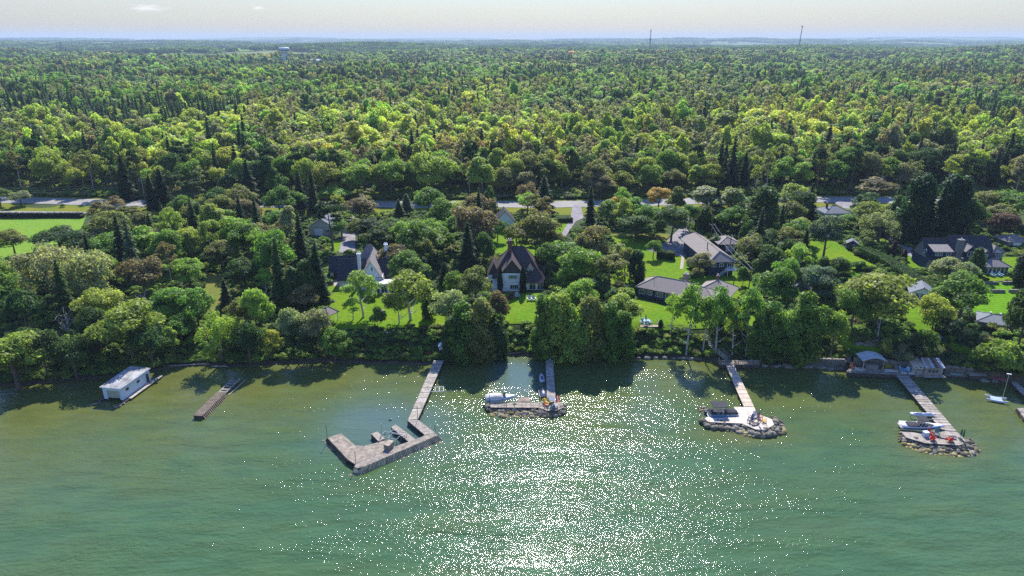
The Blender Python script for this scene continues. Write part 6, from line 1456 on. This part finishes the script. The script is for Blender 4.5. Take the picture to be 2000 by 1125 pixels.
table(1839, 854, Z, 'low grey bench table among the red chairs', (2.2, .6, .4), 'wood', -.4, (.7, .7, .7)); table(1859, 856, Z, 'dark small table behind the rightmost red chair', (1.4, .5, .4), 'paint', -.05, (.08, .07, .1))
# ---- catamaran
p = P(1945, 782, .05); q = thing('catamaran', 'small white catamaran with bare mast floating near the right beach', 'catamaran', p, R(-24))
for s_ in (-1, 1): MB().loft(boatform(3.9, .35, .4, .1, 9, True)).rot(0, (0, s_ * .85, 0)).obj('hull', 'gelcoat', q, True, (.8, .85, .95))
MB().box((0, 0, .42), (2.0, 1.7, .05)).obj('trampoline', 'gelcoat', q, color=(.5, .6, .72))
for x in (-1, 1): MB().tube([(x, -.85, .42), (x, .85, .42)], .05, 6).obj('crossbeam', 'metal', q)
MB().tube([(1.0, 0, .4), (1.0, 0, 6.2)], [.06, .045], 6).obj('mast', 'cream', q); MB().box((1.0, 0, 6.25), (.8, .25, .12)).obj('mast_float', 'white', q); MB().tube([(1.0, 0, .8), (-1.4, 0, .9)], .04, 5).obj('boom', 'metal', q)
# ---- dock at the right edge
o_ = P(1990, 765, 0); t_ = thing('dock', 'narrow grey dock running off past the red kayak', 'dock', o_); walkway(t_, (1974, 746), (2040, 815), (1986, 746), (2058, 815), .9, o_, 'wood', 12, (.9, 1.2))
o_ = P(1995, 810, 0); t_ = thing('crib_pier', 'slatted timber crib with white boat at the right frame edge', 'pier', o_); deck(t_, [(1986, 797), (2040, 795), (2060, 818), (2002, 818)], .9, o_, 0, 'wood', .18); slats(t_, (1986, 797), (2002, 818), (1982, 801), (1997, 823), 10, .9); slats(t_, (2002, 818), (2060, 818), (1997, 823), (2060, 824), 22, .9)
# ---- right shore: stone wall, decks, pavilion, sheds
def stonewall(px_list, z1, label, th=.5):
    w = [P(a, b_, 0) for a, b_ in px_list]; o = w[0].copy(); q = thing('retaining_wall', label, 'wall', o)
    for a, b_ in zip(w[:-1], w[1:]):
        d = b_ - a; L_ = d.length; an = math.atan2(d.y, d.x); MB().box((a + b_) / 2 - o + Vector((0, 0, z1 / 2 - .3)), (L_, th, z1 + .6), an).obj('wall_core', 'stonewall', q)
        mb = MB(); nn = Vector((d.y, -d.x, 0)).normalized(); u = d.normalized(); rows = int(z1 / .3)
        for r_ in range(rows):
            x = rng.uniform(0, .2)
            while x < L_ - .15:
                w_ = rng.uniform(.3, .65); c_ = a - o + u * (x + w_ / 2) + nn * (th / 2 + .02) + Vector((0, 0, r_ * .3 + .15)); mb.box(c_, (w_ * .9, .14, .26), an + rng.uniform(-.05, .05)); x += w_
        mb.obj('stone_facing', 'stone', q, color=(.85, .85, .85), kind='stuff')
        for k_ in range(max(1, int(L_ / 1.2))): MB().box(a - o + u * ((k_ + .5) * L_ / max(1, int(L_ / 1.2))) + Vector((0, 0, z1 + .06)), (1.1, th + .15, .13), an).obj('coping_stone', 'stone', q, color=tuple([float(rng.uniform(.9, 1.4))] * 3))
    return q
stonewall([(1560, 714), (1600, 716), (1648, 718)], 2.0, 'rough stone wall under trees left of the stone steps')
stonewall([(1664, 719), (1720, 723), (1785, 728)], 2.5, 'stone retaining wall behind the right-hand shore deck')
stonewall([(1842, 733), (1896, 738)], 2.3, 'stone retaining wall above the gravel beach')
o_ = P(1720, 722, 0); t_ = thing('shore_deck', 'long shore deck with pale mats in front of the garden stone wall', 'deck', o_); z = 1.15
deck(t_, [(1653, 724.5), (1664, 717), (1724, 720), (1790, 725), (1790, 732.5), (1744, 731.5), (1700, 729), (1655, 728)], z, o_, -.06, 'wood', .17, th=1.0, color=(.8, .78, .76))
for a_, b2, c_, d_ in ((1668, 1688, 717.5, 723.5), (1726, 1752, 720.5, 726), (1758, 1770, 724.5, 729.5), (1773, 1786, 726.5, 730.5)):
    w = [p - o_ for p in W2([(a_, c_), (b2, c_ + .6), (b2 + 2, d_ + .6), (a_ + 2, d_)], z + .03)]; MB().prism([(p.x, p.y) for p in w], z + .01, z + .05).obj('deck_panel', 'woodnew', t_, color=(1.2, 1.25, 1.3))
p = P(1704, 722, z); q = thing('pavilion', 'open pavilion with curved pale metal roof over a patio set on the shore deck', 'pavilion', p, -.06)
for a_ in (-1, 1):
    for b2 in (0, 2.6): MB().box((a_ * 2.15, b2, 1.1), (.18, .18, 2.3)).obj('post', 'wood', q)
n_ = 8; pr = [(-2.7 + 5.4 * i / n_, 2.3 + .75 * math.sin(math.pi * i / n_)) for i in range(n_ + 1)]
for i in range(n_):
    (x0, z0), (x1, z1) = pr[i], pr[i + 1]; slabroof([[(x0 + .02, -.5, z0), (x1 - .02, -.5, z1), (x1 - .02, 3.2, z1), (x0 + .02, 3.2, z0)]], .08).obj('roof_panel', 'metalroof', q)
topbox('patio_sofa', 'covered patio set under the pavilion roof', 'patio set', 1701, 718.5, z, (2.6, 1.2, .8), -.06, 'paint', (.3, .28, .25))
chair(1760.5, 725, z, (.3, .6, .8), .7, 'pale blue chair left of the pair beside the lean-to shed'); chair(1771.5, 727, z, (.3, .6, .8), -.7, 'pale blue chair right of the pair beside the lean-to shed')
topbox('wooden_crate', 'brown crate table against the wall by the blue chairs', 'crate', 1750, 722, z, (.9, .7, .8), 0, 'wood', (.6, .5, .45)); chair(1665, 719, z, (.6, .2, .1), .3, 'orange-red chair at the foot of the stone steps'); topbox('flower_planter', 'yellow-green planter box against the stone wall', 'planter', 1734, 718, z, (1.6, .5, .7), -.06, 'paint', (.25, .24, .04))
p = P(1779, 732, .5); q = thing('shed', 'narrow lean-to shed with pale sloping roof next to the blue chairs', 'shed', p, -.05); walls(q, 0, 2.5, 0, 3, 2.2, 'wood', -.5); slabroof([[(-.15, -.2, 2.3), (2.6, -.2, 2.3), (2.6, 3.2, 2.9), (-.15, 3.2, 2.9)]], .12).obj('roof', 'woodnew', q); window(q, .7, -.06, 1.85, .8, .35, 1); window(q, 1.75, -.06, 1.85, .8, .35, 1)
p = P(1804, 733.5, .5); q = thing('boat_shed', 'larger waterside shed with patchy rusted metal roof and window box', 'shed', p, -.04); walls(q, 0, 3.9, 0, 3.2, 2.0, 'wood', -.5); MB().box((1.9, -.5, .1), (4.6, 1.0, .15)).obj('step_deck', 'wood', q)
for i in range(6): slabroof([[(-.2 + i * .72, -.25, 2.05), (.5 + i * .72, -.25, 2.05), (.4 + i * .69, 2.4, 3.2), (-.1 + i * .66, 2.4, 3.2)]], .06).obj('roof_sheet', ('metalroof', 'paver', 'metalroof', 'brick', 'tanroof', 'metalroof')[i], q)
slabroof([[(-.2, 3.6, 2.6), (4.2, 3.6, 2.6), (4.0, 2.4, 3.2), (0, 2.4, 3.2)]], .06).obj('back_roof', 'tanroof', q)
for i in range(3): window(q, 1.0 + i * .8, -.06, 1.15, .68, .8, 1, 0, 'wood')
MB().box((1.8, -.2, .62), (2.4, .25, .2)).obj('window_box', 'wood', q)
# right small deck and boulders on the shore
o_ = P(1908, 732, 0); t_ = thing('shore_deck', 'small sunlit deck with rocks beside the gravel beach', 'deck', o_); deck(t_, [(1893, 722), (1922, 724), (1928, 734), (1894, 733)], 1.2, o_, 0, 'wood', .17, th=1.1, color=(1.2, 1.15, 1.1))
for k_ in range(46):
    if k_ < 26: px, py = 1492 + k_ * 5.9, 712.5 + rng.uniform(-1.5, 3) + (k_ / 26) * 6
    elif k_ < 36: px, py = 1230 + (k_ - 26) * 17, 699 + rng.uniform(-1, 2)
    else: px, py = 1925 + rng.uniform(-4, 40), 741 + rng.uniform(-3, 6)
    p = P(px, py, .1); s_ = rng.uniform(.35, .85); pl_ = ('above the tan dock boulders shore' if k_ < 26 else 'on the dark beach between centre and tan docks' if k_ < 36 else 'around the red kayak by the right beach')
    o = link('boulder', STN[k_ % 6]); o.location = p; o.scale = (s_ * 1.2, s_, s_ * .75); t2 = rng.uniform(.6, 1.3); o.color = (t2, t2, t2 * .93, 1); nm_ = ORD[k_ if k_ < 26 else k_ - 26 if k_ < 36 else k_ - 36]; tag(o, nm_ + (' from left' if nm_ != 'leftmost' else '') + ' grey boulder ' + ('at the water line between shore deck and stone wall' if k_ < 26 else 'on the dark beach between the centre and tan docks' if k_ < 36 else 'beside the red kayak on the right beach'), 'boulder', 'boulders ' + pl_)
for k_, (px, py, L_, rz) in enumerate(((1345, 700, 5, -.05), (1005, 690, 4, .2), (370, 713, 9, .1), (430, 716, 4, -.1), (1050, 691, 2.5, .5))):
    p = P(px, py, .2); q = thing('driftwood_log', ('long pale log on the dark beach by the tan dock', 'driftwood log on the beach by the centre dock', 'long grey fallen trunk at the shore between boathouse and ruined pier', 'short grey log near the ruined pier head', 'short log leaning at the centre dock head')[k_], 'log', p, rz); MB().tube([(-L_ / 2, 0, 0), (0, .1, .05), (L_ / 2, 0, .1)], [.16, .14, .08], 6).obj('trunk', 'dead', q, True); MB().tube([(L_ * .1, 0, .05), (L_ * .3, .5, .3)], [.06, .02], 4).obj('branch', 'dead', q)
# rock garden
o_ = G(1700, 672); q = thing('rock_garden', 'terraced rock garden with pale stones above the pavilion', 'rock garden', o_)
for k_ in range(120):
    g_ = G(rng.uniform(1668, 1758), rng.uniform(655, 676)); o = link('stone', STN[k_ % 6], q); o.location = g_ - o_; s_ = rng.uniform(.25, .6); o.scale = (s_ * 1.4, s_, s_ * .6); t2 = rng.uniform(.7, 1.6); o.color = (t2, t2 * .96, t2 * .92, 1)
# railed terrace at the bungalow lawn
g_ = G(1268, 640); o_ = Vector((g_.x, g_.y, 0)); t_ = thing('terrace_deck', 'railed wooden terrace on the bank edge in front of the bungalow lawn', 'deck', o_); z = g_.z + .3
deck(t_, [(1249, 638), (1286, 638), (1283, 622), (1252, 622)], z, o_, 0, 'woodnew', .16, th=1.6, color=(1, 1, 1)); rail(t_, [(1249, 622), (1249, 638), (1286, 638), (1284, 628)], z, o_, .95, None, 'wood', .05)
umbrella(1261, 629, 613, z, (.04, .1, .14), 'closed dark green parasol on the railed terrace'); table(1262, 631, z, 'glass patio table on the railed terrace', (1.7, 1.1, .72), 'gelcoat', 0, (.4, .6, .75))
for k_, (px, py) in enumerate(((1255, 632), (1269, 632), (1261, 636), (1258, 627))): chair(px, py, z, (.35, .5, .6), k_ * 1.6, ('pale chair left of the patio table', 'pale chair right of the patio table', 'pale chair nearest the railing of the terrace', 'pale chair behind the patio table on the terrace')[k_])
for px, py, c, lb in ((1034, 588, (.7, .7, .68), 'white lawn chair left of the pair on the centre lawn'), (1042, 588, (.7, .7, .68), 'white lawn chair right of the pair on the centre lawn'), (1010, 582, (.6, .6, .58), 'single pale lawn chair by the flower bed'), (1939, 541, (.5, .72, .78), 'pale blue covered chair left of the pair at the stone house'), (1953, 541, (.5, .72, .78), 'pale blue covered chair right of the pair at the stone house'), (1822, 666, (.4, .65, .8), 'pale blue garden chair in the hillside shrubs'), (1838, 668, (.4, .65, .8), 'second pale blue garden chair further right on the hillside')):
    chair(px, py, None, c, math.pi * .05, lb, s_=1.5)
for px, py, c, lb in ((1000, 577, (.55, .3, .2), 'pinkish flower shrub before the cream house'), (996, 584, (.4, .1, .12), 'dark red flower shrub before the cream house'), (660, 541, (.6, .05, .03), 'small red flower bush on the brown patio'), (1703, 528, (.7, .2, .02), 'orange flower bush by the slope lawn hedge')):
    g_ = G(px, py); PAL['f'] = c; CW['f'] = 'flowering'; tree(g_.x, g_.y, 'shrub', 'f', 1.1, 2.0)['label'] = lb
for px0, px1, ds, dp in FARF: far_field(px0, px1, ds, dp, '')
